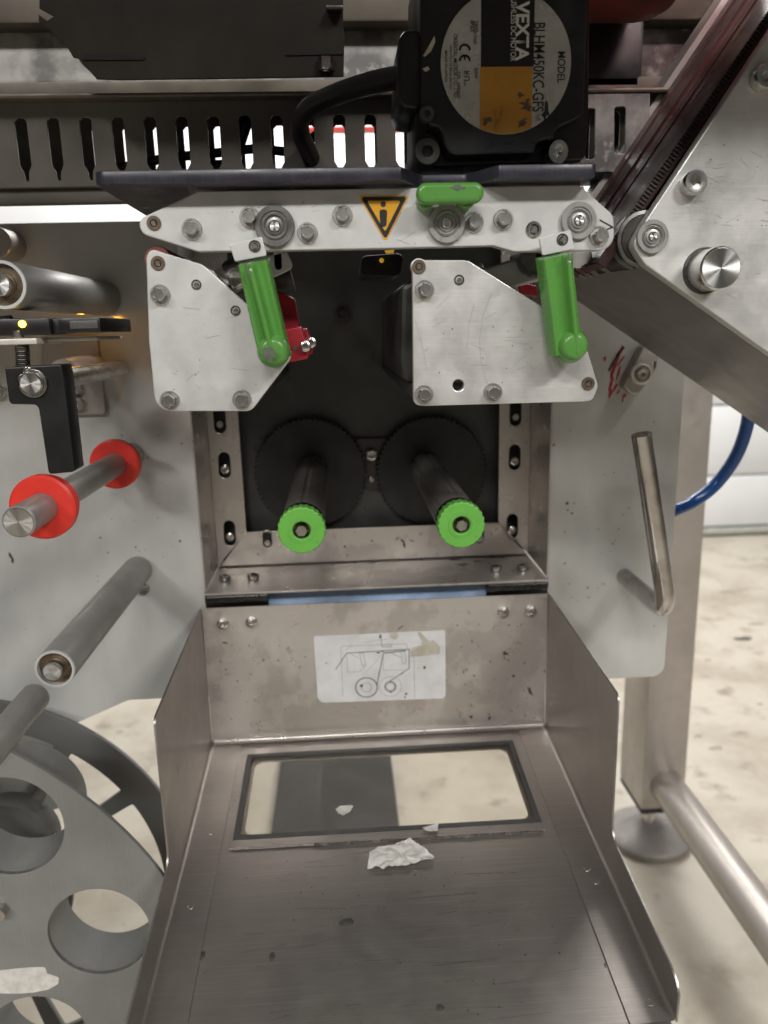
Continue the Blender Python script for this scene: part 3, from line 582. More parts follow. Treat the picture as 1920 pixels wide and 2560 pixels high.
# ================================================================== LOWER SILVER PLATES
def post_pins(par, pts, y0=YF+.006, y1=YP+.09):
    for a, b in pts:
        p = P(a, b, YF); lathe('standoff', rodprof(.0055, y1-y0), (p.x, y0, p.z), (0, 1, 0), 'dark_metal', par, seg=20)
lpp = thing('roller_bracket', 'left silver end plate with cut corners, bolted beside the dark opening', 'bracket', P(500, 1028, YF))
ol = [(365, 640), (378, 622), (505, 661), (524, 676), (612, 756), (729, 880), (726, 898), (628, 1028), (389, 1028), (372, 850)]
plate('face_plate', [rnd(uv(ol, YF), [.006, .0055, .003, .003, .012, .006, .006, .006, .0085, 0], 6)], YF, .006, 'alu', lpp, bevel=.0006)
for a, b, r in ((401, 737, .2), (425, 1001, .7), (605, 999, .5)): bolt(lpp, a, b, YF, r)
bushing(lpp, 395, 658, YF)
for a, b in ((491, 712), (589, 777)): screw(lpp, P(a, b, YF-.0001), 'hole', 1.25, name='pin_hole'); screw(lpp, P(a, b, YF-.0004), 'pin', .95, name='pin')
post_pins(lpp, ((425, 1000), (605, 998), (401, 737)))
lathe('rear_roller', [(0, 0), (.0065, 0), (.007, .001), (.007, .18), (0, .18)], P(394, 657, YF+.0065)+Vector((0, .0, .0015)), (0, 1, 0), 'red_rust', lpp)
rpp = thing('roller_bracket', 'right silver end plate with one long sloping edge, bolted beside the dark opening', 'bracket', P(1250, 1010, YF))
ol = [(1031, 680), (1026, 666), (1032, 650), (1046, 644), (1062, 650), (1157, 650), (1172, 652), (1368, 774), (1440, 820), (1472, 885), (1496, 965), (1482, 1001), (1461, 1004), (1063, 1015), (1034, 1012), (1032, 800)]
plate('face_plate', [rnd(uv(ol, YF), [.003, .004, .005, .005, .003, .004, .003, 0, .01, .012, .005, .006, .002, .002, .007, 0], 5), circ(uv([(1146, 963)], YF)[0], .0031)], YF, .006, 'alu_worn', rpp, bevel=.0006)
for a, b, r in ((1061, 725, .3), (1060, 986, .8), (1232, 981, .4)): bolt(rpp, a, b, YF, r)
bushing(rpp, 1047, 667, YF); bushing(rpp, 1470, 959, YF)
screw(rpp, P(1148, 700, YF-.0001), 'hole', 1.3, name='pin_hole'); screw(rpp, P(1149, 701, YF-.0004), 'pin', .95, name='pin')
post_pins(rpp, ((1061, 725), (1060, 985), (1232, 980)))
plate('side_block', [rnd(uv([(1004, 712), (1034, 700), (1300, 720), (1290, 960), (1010, 955), (1000, 900)], .445), .004)], .447, .19, 'black', rpp, bevel=.003)
for pts in ([(1039, 803), (1052, 850), (1061, 890), (1067, 925)], [(1228, 735), (1207, 790), (1199, 850), (1203, 905), (1218, 960)], [(1186, 760), (1172, 810), (1168, 870)], [(1092, 770), (1122, 740)]):
    part('scratch', ribbon_me(pts, .00013, YF-.0002), 'scratch', rpp, smooth=0)
# ================================================================== GREEN LEVERS
def lever(label, q, ball, rb, tabp, tabpin, rib, wearpts, bodyr):
    Yl = YF-.020
    t = thing('green_lever', label, 'lever', P(*ball, Yl))
    TL, TR, BR, BL = [Vector(v) for v in uv(q, Yl)]
    bm = bmesh.new(); nu, nv = 36, 30; G = []
    for j in range(nv+1):
        v = j/nv; row = []
        for i in range(nu+1):
            u = i/nu; a = TL.lerp(BL, v).lerp(TR.lerp(BR, v), u)
            e = min(1, max(0, 1-abs(2*u-1)))
            h = .0125*(1-(1-min(1, e/.16))**2)**.5
            ev = min(1, v/.03); h *= (1-(1-ev)**2)**.5 if ev < 1 else 1
            uc = rib[0]+(rib[1]-rib[0])*v; k = min(1, max(0, (v-.02)/.07)); k = k*k*(3-2*k)
            h += k*(.0042*math.exp(-((u-uc)/.115)**4) - .0014*math.exp(-((u-uc-.27)/.12)**2) - .0012*math.exp(-((u-uc+.27)/.12)**2))
            row.append(bm.verts.new((a.x, Yl+.0125-h, a.y)))
        G.append(row)
    for j in range(nv):
        for i in range(nu): bm.faces.new((G[j][i], G[j+1][i], G[j+1][i+1], G[j][i+1]))
    rim = G[0][:] + [g_[-1] for g_ in G[1:]] + G[-1][-2::-1] + [g_[0] for g_ in G[-2:0:-1]]
    bm.faces.new(rim); bmesh.ops.recalc_face_normals(bm, faces=bm.faces)
    me = bpy.data.meshes.new('arm'); bm.to_mesh(me); bm.free(); part('arm', me, 'green', t, smooth=60)
    p = P(*ball, Yl-.004); R = pr(Yl-.004, rb, ball[1])
    prof = [(R*.93, .0), (R, .0035)] + [(R*(.55+.45*cos(a)), .0035+ .0062*sin(a)) for a in [pi/2*i/8 for i in range(9)]] + [(0, .0100)]
    lathe('boss', prof, (p.x, Yl+.006, p.z), (0, -1, 0), 'green', t, seg=48)
    tb = plate('tab', [rnd(uv(tabp, YF-.008), [.001, .001, .001, .001], 4)], YF-.0095, .002, 'alu', t, label='bare metal tab')
    lathe('pivot_hub', [(0, 0), (.005, 0), (.005, .012), (0, .012)], P(*tabpin, YF)+Vector((0, -.0002, 0)), (0, -1, 0), 'bolt', t) if False else None
    screw(tb, P(*tabpin, YF-.0096), 'hole', 1.45, name='pin_hole'); screw(tb, P(*tabpin, YF-.0098), 'pin', 1.2, name='pin')
    for c, r, sx, sy, dY, rot in wearpts:
        plate('rubbed_patch', [blob(uv([c], Yl)[0], r, 15, .4, sx, sy, rot)], Yl-dY, .0002, 'wear', t, bevel=0)
    return t
lever('left green lever hanging over the left end plate, grey rubbed spot on its boss', [(589, 655), (668, 641), (726, 892), (643, 892)], (681, 879), 41,
      [(574, 612), (655, 592), (668, 640), (588, 655)], (637, 616), (.42, .50), [((676, 885), .0036, 1, .9, .0083, 0), ((627, 683), .004, .22, 1, .0040, .26)], 0)
lever('right green lever hanging over the right end plate beside the folded arm', [(1354, 640), (1436, 624), (1463, 880), (1386, 890)], (1439, 865), 40,
      [(1346, 596), (1424, 575), (1436, 623), (1354, 640)], (1406, 599), (.74, .70), [((1418, 660), .0045, .25, 1, .0041, .1)], 0)
lv2 = bpy.data.objects['green_lever.001']; o = lathe('lower_lobe', [(.0085, 0), (.0095, .003), (.0094, .007), (.0080, .0095), (.005, .0108), (0, .0112)], P(1416, 862, YF-.0075), (0, -1, 0), 'green', lv2)
# ================================================================== PARTS BEHIND THE PLATES
t = thing('red_latch_block', 'red anodised latch block behind the left green lever', 'latch', P(735, 900, .47))
plate('arm', [rnd(uv([(680, 722), (700, 730), (735, 745), (748, 812), (740, 850), (700, 860)], .475), .003)], .478, .012, 'red_ano', t, bevel=.001)
plate('block', [rnd(uv([(700, 826), (752, 816), (772, 885), (768, 898), (716, 908), (690, 900)], .455), .001)], .458, .02, 'red_ano', t, bevel=.0008)
plate('block', [rnd(uv([(750, 822), (766, 820), (782, 872), (779, 886), (764, 888)], .474), .001)], .480, .016, 'red_ano', t, bevel=.0008)
plate('slot', [uv([(731, 866), (741, 864), (744, 876), (733, 878)], .455)], .4576, .0003, 'stain', t, bevel=0)
screw(t, P(764, 866, .456), 'sock', .7); screw(t, P(778, 857, .475), 'sock', .7)
t = thing('slotted_bracket', 'small bright slotted bracket sticking out behind the left green lever', 'bracket', P(640, 690, .45))
plate('strap', [rnd(uv([(529, 675), (590, 655), (716, 628), (735, 668), (690, 690), (592, 716), (560, 706)], .44), [.001, 0, .001, .003, .001, .001, .001]), slot(uv([(694, 645)], .44)[0], .0024, .0065)], .442, .003, 'alu_worn', t)
lathe('spindle', rodprof(.0035, .03), P(545, 708, .45), (1, -.05, .42), 'chrome', t, seg=20)
lathe('spindle_nut', [(.0035, 0), (.0085, 0), (.009, .002), (.009, .009), (.0035, .009)], P(573, 696, .445), (1, -.05, .42), 'bolt', t, seg=24)
lathe('roller_end', [(0, 0), (.0095, 0), (.0095, .06), (0, .06)], P(730, 690, .50), (-.9, 0, -.2), 'dark_metal', t)
t = thing('pressure_bar', 'bright angled metal bar passing behind the right green lever', 'bar', P(1300, 680, .46))
plate('bar_body', [rnd(uv([(1178, 664), (1208, 654), (1212, 670), (1330, 632), (1484, 622), (1486, 652), (1360, 700), (1280, 720), (1220, 690)], .45), .0015)], .452, .012, 'alu_worn', t, bevel=.0015)
lathe('roller_end', [(.003, 0), (.0105, 0), (.011, .001), (.011, .03)], P(1352, 640, .440), (0, 1, 0), 'bearing', t)
o = plate('proximity_sensor', [rnd(uv([(905, 640), (1010, 632), (1000, 690), (900, 690)], .55), .004)], .55, .06, 'black', None); tag(o, 'small black sensor head under the silver bracket in the dark opening', 'sensor')
o = lathe('indicator_light', [(.0, 0), (.0016, 0), (.001, .001), (0, .0012)], P(954, 651, .5485), (0, -1, 0), 'amber_glow', seg=12); tag(o, 'tiny amber indicator light on the black sensor head', 'light')
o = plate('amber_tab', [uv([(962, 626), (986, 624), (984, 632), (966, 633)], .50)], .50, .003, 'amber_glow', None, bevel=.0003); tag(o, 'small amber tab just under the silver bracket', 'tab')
o = lathe('guide_post', [(0, 0), (.0032, 0), (.0035, .0005), (.0035, .03), (.008, .03), (.008, .08), (0, .08)], P(858, 785, .66), (0, 1, 0), 'dark_metal'); tag(o, 'short dark post on the back wall of the opening', 'post')
o = plate('red_plate', [uv([(1296, 705), (1340, 715), (1345, 740), (1300, 735)], .52)], .52, .004, 'red_ano', None); tag(o, 'small dark red plate below the angled metal bar', 'plate')
# ================================================================== CONVEYOR ARM (right)
ya = .42
ar = thing('conveyor_arm', 'slanting conveyor arm with a big scuffed aluminium side plate at the upper right', 'conveyor arm', P(1630, 592, ya))
A0, A1 = Vector(uv([(1612, 555)], ya)[0]), Vector(uv([(1920, 90)], ya)[0]); ad = (A1-A0).normalized()
B0, B1 = Vector(uv([(1612, 660)], ya)[0]), Vector(uv([(1920, 880)], ya)[0]); bd = (B1-B0).normalized()
far = A0+ad*.42; fb = B0+bd*.26
tipc = Vector(uv([(1630, 592)], ya)[0])
apts = [tuple(A0), tuple(far), tuple(far+Vector((.2, -.1))), tuple(fb+Vector((.12, .02))), tuple(fb), tuple(B0), tuple(tipc+Vector((-.011, -.004)))]
apts = [tuple(A0), tuple(far), tuple((far+fb)/2+Vector((.15, .0))), tuple(fb), tuple(B0), tuple(Vector(uv([(1580, 612)], ya)[0]))]
plate('side_plate', [rnd(apts, [.012, 0, 0, 0, .008, .006], 6)], ya, .009, 'alu_worn', ar, bevel=.0007)
bearing(ar, 1630, 592, ya-.0012, pr(ya, 41, 590), 'bearing_light')
kp = P(1762, 677, ya); kn = lathe('knob', [(.0105, -.001), (.0108, 0), (.0108, .0172), (.0101, .0180), (0, .0180)], kp, (0, -1, 0), 'chrome', ar, seg=48); lathe('end_face', [(.0100, .0180), (.0099, .0183), (0, .0183)], kp, (0, -1, 0), 'spun', kn, seg=64)
for q, d in (((1727, 460), (0.15, -1, .0)), ((1903, 197), (.15, -1, 0))): screw(ar, P(*q, ya-.0003), 'cap', 1.0)
lathe('washer_dark', [(.0, 0), (.0122, 0), (.0120, .0006), (0, .0006)], kp, (0, -1, 0), 'dark_metal', ar, seg=40)
# underside sheet between the side plate and the painted panel
un = Vector((-bd.y, 0, bd.x)) * -1
yb_ = .60
e0 = B0+bd*.008-Vector((bd.y, -bd.x))*-.001
q0 = Vector(uv([(1445, 704)], yb_)[0]); s0_ = max(0, (Vector(q0)-B0).dot(bd))
def bl(s, Y): v = B0+bd*s; return Vector((v.x, Y, v.y))
off = Vector((bd.y, 0, -bd.x))*.0  # on the plate's lower edge
part('underside_sheet', sheet_me([bl(.002, ya+.0092), bl(fb.x*0+.24, ya+.0092), bl(.24, yb_), bl(-.004, yb_)], (bd.y, 0, -bd.x), .002), 'arm_sheet', ar)
# belts: four long ribs between two rails
N0, N1 = Vector(uv([(1657, 414)], .437)[0]), Vector(uv([(1920, 28)], .437)[0]); nd = (N1-N0).normalized(); nn = Vector((-nd.y, nd.x))
def bpt(s, Y, h=0): v = N0+nd*s+nn*h; return Vector((v.x, Y, v.y))
s_lo, s_hi = -.060, .32
def strip(name, y0, y1, h0, h1, m, lo=s_lo, hi=s_hi):
    poly = [bpt(lo, y0, h1), bpt(hi, y0, h1), bpt(hi, y1, h1), bpt(lo, y1, h1)]
    return part(name, sheet_me(poly, (nn.x, 0, nn.y), h1-h0, .0006), m, ar)
for y0, y1, m, h in ((.4375, .468, 'belt', 0), (.4692, .4805, 'belt_red_sheen', -.001), (.4817, .4925, 'belt', -.0005), (.4937, .506, 'belt_red_sheen', -.001), (.5072, .520, 'belt', 0), (.5212, .536, 'belt', -.001), (.537, .553, 'belt', 0)):
    strip('belt', y0, y1, h-.006, h, m)
strip('far_rail', .556, .583, -.012, .003, 'chalk', -.035); strip('far_rail', .585, .60, -.03, .001, 'chrome', -.035); strip('belt_bed', .438, .60, -.03, -.012, 'black', -.05)
tb = []; k = 0; s = -.045
while s < .25: tb.append(sheet_me([bpt(s, .4362, .0), bpt(s+.0010, .4362, .0), bpt(s+.0010, .4374, .0), bpt(s, .4374, .0)], (nn.x, 0, nn.y), .0035)); s += .0021
o = part('belt_teeth', join_me(tb), 'dark_roller', ar, smooth=0)
# big grooved end roller
rcx, rcz = tipc
er = lathe('end_roller', [(0, 0), (.0125, 0), (.0128, .001), (.0128, .150), (0, .150)], (rcx, ya+.0095, rcz), (0, 1, 0), 'dark_roller', ar, seg=48)
for y in (.0005, .0105, .045, .066, .080, .094, .108, .122): lathe('flange', [(.0129, 0), (.0147, .0003), (.0150, .0009), (.0147, .0013), (.0129, .0016)], (rcx, ya+.0095+y, rcz), (0, 1, 0), 'bearing', er, seg=48)
# clamp on the painted panel
t = thing('clamp', 'small screw clamp with red smears on the white panel below the arm', 'clamp', P(1590, 940, YP-.01))
plate('strap', [rnd(uv([(1552, 966), (1606, 858), (1642, 880), (1634, 925), (1592, 985), (1575, 985)], YP-.008), .004), slot(uv([(1632, 912)], YP-.008)[0], .0022, .0045)], YP-.013, .0125, 'post', t, bevel=.0012)
lathe('screw_collar', [(0, 0), (.0085, 0), (.0088, .001), (.0088, .006), (.007, .0065), (.0066, .003), (0, .003)], P(1598, 934, YP-.0135), (0, -1, 0), 'cream', t)
screw(t, P(1602, 934, YP-.0175), 'cap', .75)
# bent handle
hA, hB = P(1561, 1441, YP), P(1664, 1531, .560); hx = Vector((hB.x, 0, hB.z))
top = P(1604, 1086, .545); bot = Vector((hB.x, .556, hB.z)); base = Vector((hA.x, YP+.001, hA.z)); up = (top-bot).normalized(); bk = (base-bot).normalized(); rr = .024
arc = []
for i in range(13):
    t_ = i/12; a = bot+bk*rr*(1-t_)**2+up*rr*t_**2; arc.append(a)
R_h = pr(.55, 25.5, 1250)
o = part('bent_handle', tube_me([base]+arc+[top], R_h, 8, smooth=False), 'rod', smooth=40); tag(o, 'polished steel rod bent upward like a hook out of the white right panel', 'handle')
# ================================================================== POST, FOOT, PIPE, HOSE
pa, pb_ = P(1605, 1985, .98), P(1712, 1985, .98); zp0 = P(1600, 2026, .98).z
po_ = thing('leg_post', 'square steel machine leg standing on a round levelling foot', 'leg', ((pa.x+pb_.x)/2, 1.0, 0))
box('post', pa.x, pb_.x, .98, 1.07, zp0, 1.35, 'post', po_, bev=.003)
box('end_cap', pa.x+.0005, pb_.x-.0005, .9805, 1.0695, zp0-.008, zp0-.0003, 'seal', po_, bev=.002)
fc = Vector(((pa.x+pb_.x)/2+.0, 1.025, 0))
lathe('stem', [(0, .014), (.0105, .014), (.0105, .05), (.008, .056), (.008, zp0-.0082), (0, zp0-.0082)], fc, (0, 0, 1), 'bolt', po_, seg=24)
lathe('foot_pad', [(0, .0), (.061, 0), (.063, .004), (.063, .011), (.058, .016), (.020, .029), (.014, .031), (0, .031)], fc+Vector((0, 0, .0005)), (0, 0, 1), 'foot', po_, seg=48)
p0 = P(1667, 1966, .9798); Rp = .0245
o = lathe('steel_pipe', [(0, 0), (Rp, 0), (Rp, .60), (0, .60)], (p0.x, .9796, p0.z), (0, -1, 0), 'post', seg=40); tag(o, 'round grey pipe coming forward from the steel leg at the lower right', 'pipe')
plate('x', [[(0, 0), (1, 0), (0, 1)]], 0, .1, 'stain') if False else None
o = tube('blue_hose', [P(1874, 985, .66), P(1868, 1060, .665), P(1840, 1140, .672), P(1790, 1210, .68), P(1735, 1253, .676), P(1690, 1274, .665), P(1640, 1290, .66)], .0058, 'hose'); tag(o, 'blue air hose curving down from the arm to behind the white panel', 'hose')
# ================================================================== LEFT SIDE: ROLLERS, SENSOR, GUIDES
def roller(label, fr, Yf, R, m, group=None, bearing_r=None, yb=YP-.0003):
    p = P(*fr, Yf); t = thing('guide_roller', label, 'roller', (p.x, yb, p.z), group)
    lathe('tube', [(R*.86, .004), (R*.86, .0), (R*.93, -.0006), (R, .0008), (R, yb-Yf-.004), (R*.9, yb-Yf), (0, yb-Yf)], (p.x, Yf, p.z), (0, 1, 0), m, t, seg=48)
    lathe('rim', [(R*1.0, .0006), (R*.985, -.0006), (R*.86, -.0006), (R*.85, .004)], (p.x, Yf, p.z), (0, 1, 0), 'alu', t, seg=48)
    lathe('end_cap', [(R*.86, .003), (R*.5, .003), (R*.48, .0025), (0, .0025)], (p.x, Yf, p.z), (0, 1, 0), 'bronze', t, seg=40)
    lathe('shaft_end', [(R*.47, .003), (R*.47, -.004), (R*.43, -.005), (0, -.005)], (p.x, Yf, p.z), (0, 1, 0), 'spun', t, seg=32)
    return t
roller('large grey guide roller cut by the left picture edge, above the lit sensor', (6, 712), .456, pr(.456, 58, 712), 'roller')
lo = roller('slim grey guide roller at lower left, reaching forward over the grey reel', (137, 1672), .446, pr(.446, 49, 1672)*.99, 'roller')
p = P(136, 1672, .4445)
for dx, dz in ((.0075, .0062), (.0085, .0012), (.0085, -.0035), (.006, -.0075)): lathe('clip_hole', [(0, 0), (.0011, 0), (.0011, .0006)], (p.x+dx*.95, .4483, p.z+dz*.95), (0, -1, 0), 'stain', lo, seg=12)
o = lathe('clear_sleeve', [(0, 0), (.0085, 0), (.0088, .0006), (.0088, .13), (0, .13)], P(88, 1742, .4455), (0, -1, 0), 'roller', seg=36); tag(o, 'pale grey tube running down to the lower left from under the slim roller', 'tube')
o = lathe('upper_rod', [(0, 0), (.0105, 0), (.0115, .001), (.0115, .0296), (0, .0296)], P(-12, 606, .62), (0, 1, 0), 'post'); tag(o, 'short blurred rod end at the left edge, above the large roller', 'rod')
# sensor fork
se = thing('label_sensor', 'black fork sensor with a lit yellow light, on a cream bracket', 'sensor', P(120, 850, .47))
box('body', P(-30, 815, .465).x, P(129, 815, .465).x, .462, .49, P(60, 838, .465).z, P(60, 796, .465).z, 'sensor', se, bev=.0008)
box('fork', P(150, 815, .465).x, P(254, 815, .465).x, .463, .53, P(200, 831, .465).z, P(200, 794, .465).z, 'sensor', se, bev=.0008)
box('fork_core', P(129, 815, .465).x+.0002, P(150, 815, .465).x-.0002, .466, .49, P(140, 834, .465).z, P(140, 797, .465).z, 'label_black', se, bev=.0004)
box('window', P(178, 815, .465).x, P(248, 815, .465).x, .4624, .4632, P(200, 822, .465).z, P(200, 802, .465).z, 'charcoal', se, bev=.0003)
lathe('light', [(0, 0), (.0020, 0), (.0018, .0012), (0, .0018)], P(56, 810, .4618), (0, -1, 0), 'led', se, seg=20)
tube('cable_end', [P(-40, 812, .468), P(5, 808, .468), P(30, 806, .468)], .0042, 'black', se)
sb = thing('sensor_bracket', 'cream metal strip under the black fork sensor with an adjusting screw', 'bracket', P(80, 852, .47))
box('strip', P(-40, 850, .46).x, P(95, 850, .46).x, .458, .50, P(60, 861, .46).z, P(60, 846, .46).z, 'cream', sb, bev=.0006)
box('rear_strip', P(95, 850, .48).x+.0003, P(250, 850, .48).x, .475, .53, P(60, 856, .475).z, P(60, 846, .475).z, 'cream', sb, bev=.0006)
lathe('screw_head', rodprof(.0031, .0045), P(46, 846, .464), (0, 0, 1), 'bolt', sb, seg=20)
pc = P(55, 864, .464); pe = P(58, 915, .464)
tube('spring', [Vector((pc.x+.0036*cos(i*.62)+(pe.x-pc.x)*i/100, .464+.0036*sin(i*.62), pc.z+(pe.z-pc.z)*i/100)) for i in range(101)], .0006, 'spring', sb, res=2, smooth=False)
sa = thing('support_arm', 'black bent support arm with a round shaft end and snap ring', 'arm', P(120, 1180, .47))
ap = [(11, 919), (153, 911), (160, 950), (187, 1180), (121, 1186), (96, 1020), (88, 1012), (28, 1011), (22, 1004)]
plate('arm', [rnd(uv(ap, .458), [.001, .001, .0, .002, .002, .006, .006, .004, .003], 5)], .458, .018, 'sensor', sa, bevel=.0008)
p = P(83, 958, .4578); Rs = pr(.458, 27, 958)
lathe('shaft', [(0, 0), (Rs*.93, 0), (Rs, .0006), (Rs, .19), (0, .19)], p+Vector((0, -.004, 0)), (0, 1, 0), 'chrome', sa, seg=36); lathe('shaft_face', [(Rs*.92, 0), (Rs*.9, .0002), (0, .0002)], p+Vector((0, -.004, 0)), (0, -1, 0), 'spun', sa, seg=48)
rg = [(p.x+Rs*1.27*cos(a), p.z+Rs*1.27*sin(a)) for a in [radians(155-300*i/30-25) for i in range(31)]]; ri = [(p.x+Rs*1.02*cos(a), p.z+Rs*1.02*sin(a)) for a in [radians(155-300*i/30-25) for i in range(31)]][::-1]
plate('snap_ring', [rg+ri], .4565, .001, 'bolt', sa, bevel=.0002)
for q in ((69, 928), (56, 946)): c = uv([q], .4565)[0]; plate('ring_ear', [circ(c, .0024, 18), circ(c, .0010, 12)], .4563, .001, 'bolt', sa, bevel=.0002)
bp = thing('mounting_plate', 'grey metal plate with two socket screws behind the black support arm', 'plate', P(215, 1035, YP))
plate('plate', [rnd(uv([(110, 836), (242, 838), (264, 1030), (258, 1036), (100, 1040)], YP-.005), .003)], YP-.005, .0048, 'post', bp, bevel=.0006)
for q in ((192, 969), (196, 1007)): screw(bp, P(*q, YP-.0052), 'cap', .92)
o = tube('cross_rod', [P(160, 935, .56), P(205, 925, .60), P(238, 922, .643)], .0105, 'post'); tag(o, 'stubby grey rod between black support arm and mounting plate', 'rod')
o = screw(bp, P(2, 978, YP-.0002), 'cap', .9)
# rod with two red rings
A = P(46, 1305, .416); Rr = pr(.416, 40, 1303)
rd = thing('ring_guide', 'steel rod with two red plastic rings, pointing at the viewer from the left panel', 'guide rod', (A.x, YP, A.z))
lathe('rod', [(0, 0), (Rr-.0008, 0), (Rr, .0008), (Rr, YP-.4162), (0, YP-.4162)], (A.x, .416, A.z), (0, 1, 0), 'roller', rd, seg=48)
lathe('end_face', [(0, .0001), (Rr-.001, .0001), (Rr-.0012, .0003), (0, .0003)], (A.x, .416, A.z), (0, -1, 0), 'spun', rd, seg=48)
rr_ = pr(.455, 79, 1260)
for y in (.450, .600): lathe('ring', [(Rr+.0001, 0), (rr_-.0015, 0), (rr_, .0012), (rr_, .0068), (rr_-.001, .0085), (rr_-.002, .009), (rr_-.001, .010), (rr_-.0015, .0125), (Rr+.0001, .0125)], (A.x, y, A.z), (0, 1, 0), 'red', rd, seg=56)
lathe('collar', [(Rr, 0), (Rr*1.18, .001), (Rr*1.18, .03), (Rr, .03)], (A.x, .618, A.z), (0, 1, 0), 'post', rd, seg=36)
pl = bpy.data.lights.new('sensor_glow', 'POINT'); pl.energy = .035; pl.color = (1, .45, .05); pl.shadow_soft_size = .004
o = bpy.data.objects.new('sensor_glow', pl); COL.objects.link(o); o.location = P(200, 782, .60)
# ================================================================== GREY REEL (lower left)
rl = thing('label_reel', 'large grey reel with round lightening holes in its thick front disc', 'reel', (-.33, .45, .0))
def fitc(pts, Y):
    q = uv(pts, Y); n = len(q); import numpy as np
    A_ = np.array([[2*a, 2*b, 1] for a, b in q]); bb = np.array([a*a+b*b for a, b in q]); s_ = np.linalg.lstsq(A_, bb, rcond=None)[0]
    return (s_[0], s_[1]), math.sqrt(s_[2]+s_[0]**2+s_[1]**2)
yw = .475
wc, wr = fitc([(20, 1880), (190, 1975), (300, 2080), (415, 2195)], yw)
h1, r1 = fitc([(112, 2310), (250, 2221), (250, 2440), (172, 2405), (180, 2245)], yw)
h2, r2 = fitc([(0, 1940), (90, 1975), (165, 2080), (140, 2135), (60, 2182)], yw)
h3, r3 = fitc([(0, 2515), (110, 2487), (200, 2530)], yw)
plate('front_disc', [circ(wc, wr, 128), circ(h1, r1, 64), circ(h2, r2, 64), circ(h3, r1, 64)], yw, .004, 'grey_wheel', rl, bevel=.0006)
for hc, hr in ((h1, r1), (h2, r2), (h3, r1)): lathe('hole_sleeve', [(hr, .0006), (hr, .040), (hr+.003, .040), (hr+.003, .0042)], (hc[0], yw, hc[1]), (0, 1, 0), 'grey_wheel', rl, seg=64)
yr_ = .622
wc2, wr2 = fitc([(98, 1777), (185, 1810), (252, 1848), (333, 1908), (399, 1981)], yr_)
c2 = Vector(wc2)
def sect(c, r0, r1_, a0, a1, n=18): return [(c[0]+r1_*cos(a0+(a1-a0)*i/n), c[1]+r1_*sin(a0+(a1-a0)*i/n)) for i in range(n+1)]+[(c[0]+r0*cos(a1-(a1-a0)*i/n), c[1]+r0*sin(a1-(a1-a0)*i/n)) for i in range(n+1)]
sp_ = [Vector(v)-c2 for v in uv([(284, 1946), (304, 1977), (313, 2021), (172, 1893)], yr_)]
rin = (sp_[0].length+sp_[1].length+sp_[3].length)/3; ang = [math.atan2(v.y, v.x) for v in sp_]
span, per = ang[3]-ang[1], ang[3]-ang[1]+(ang[1]-ang[2])
kk = max(3, round(2*pi/per)); per = 2*pi/kk
sw = ang[1]-ang[2]; r0_ = wr2*.42
cut = [sect(wc2, r0_, rin, ang[1], ang[3]), sect(wc2, r0_, rin, ang[2]-1.75, ang[2], 30), sect(wc2, r0_, rin, ang[3]+sw, ang[3]+sw+1.2), sect(wc2, r0_, rin, ang[3]+2*sw+1.2, ang[2]-1.75-sw+2*pi)]
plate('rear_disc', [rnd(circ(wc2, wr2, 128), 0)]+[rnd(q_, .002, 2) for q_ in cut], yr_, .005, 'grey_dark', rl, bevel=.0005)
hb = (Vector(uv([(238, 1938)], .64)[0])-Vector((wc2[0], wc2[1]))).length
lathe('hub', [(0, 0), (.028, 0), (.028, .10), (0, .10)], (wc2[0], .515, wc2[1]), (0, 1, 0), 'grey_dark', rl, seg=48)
hq = P(60, 2085, .565)
plate('hub_flange', [circ((hq.x-.012, hq.z-.006), .036, 40), circ(uv([(88, 2010)], .56)[0], .0047, 20)], .56, .02, 'grey_wheel', rl, bevel=.0005)
screw(rl, P(146, 2098, .5595), 'cap', 1.2)
screw(rl, P(6, 2272, yw-.0003), 'hex', 1.4, name='bolt')
for pt, r in (((50, 2450), .020),): plate('glue_residue', [rnd(blob(uv([pt], yw)[0], r, 15, .2, 1.3, .6), .002, 2)], yw-.0003, .0003, 'scrap', rl, bevel=0)
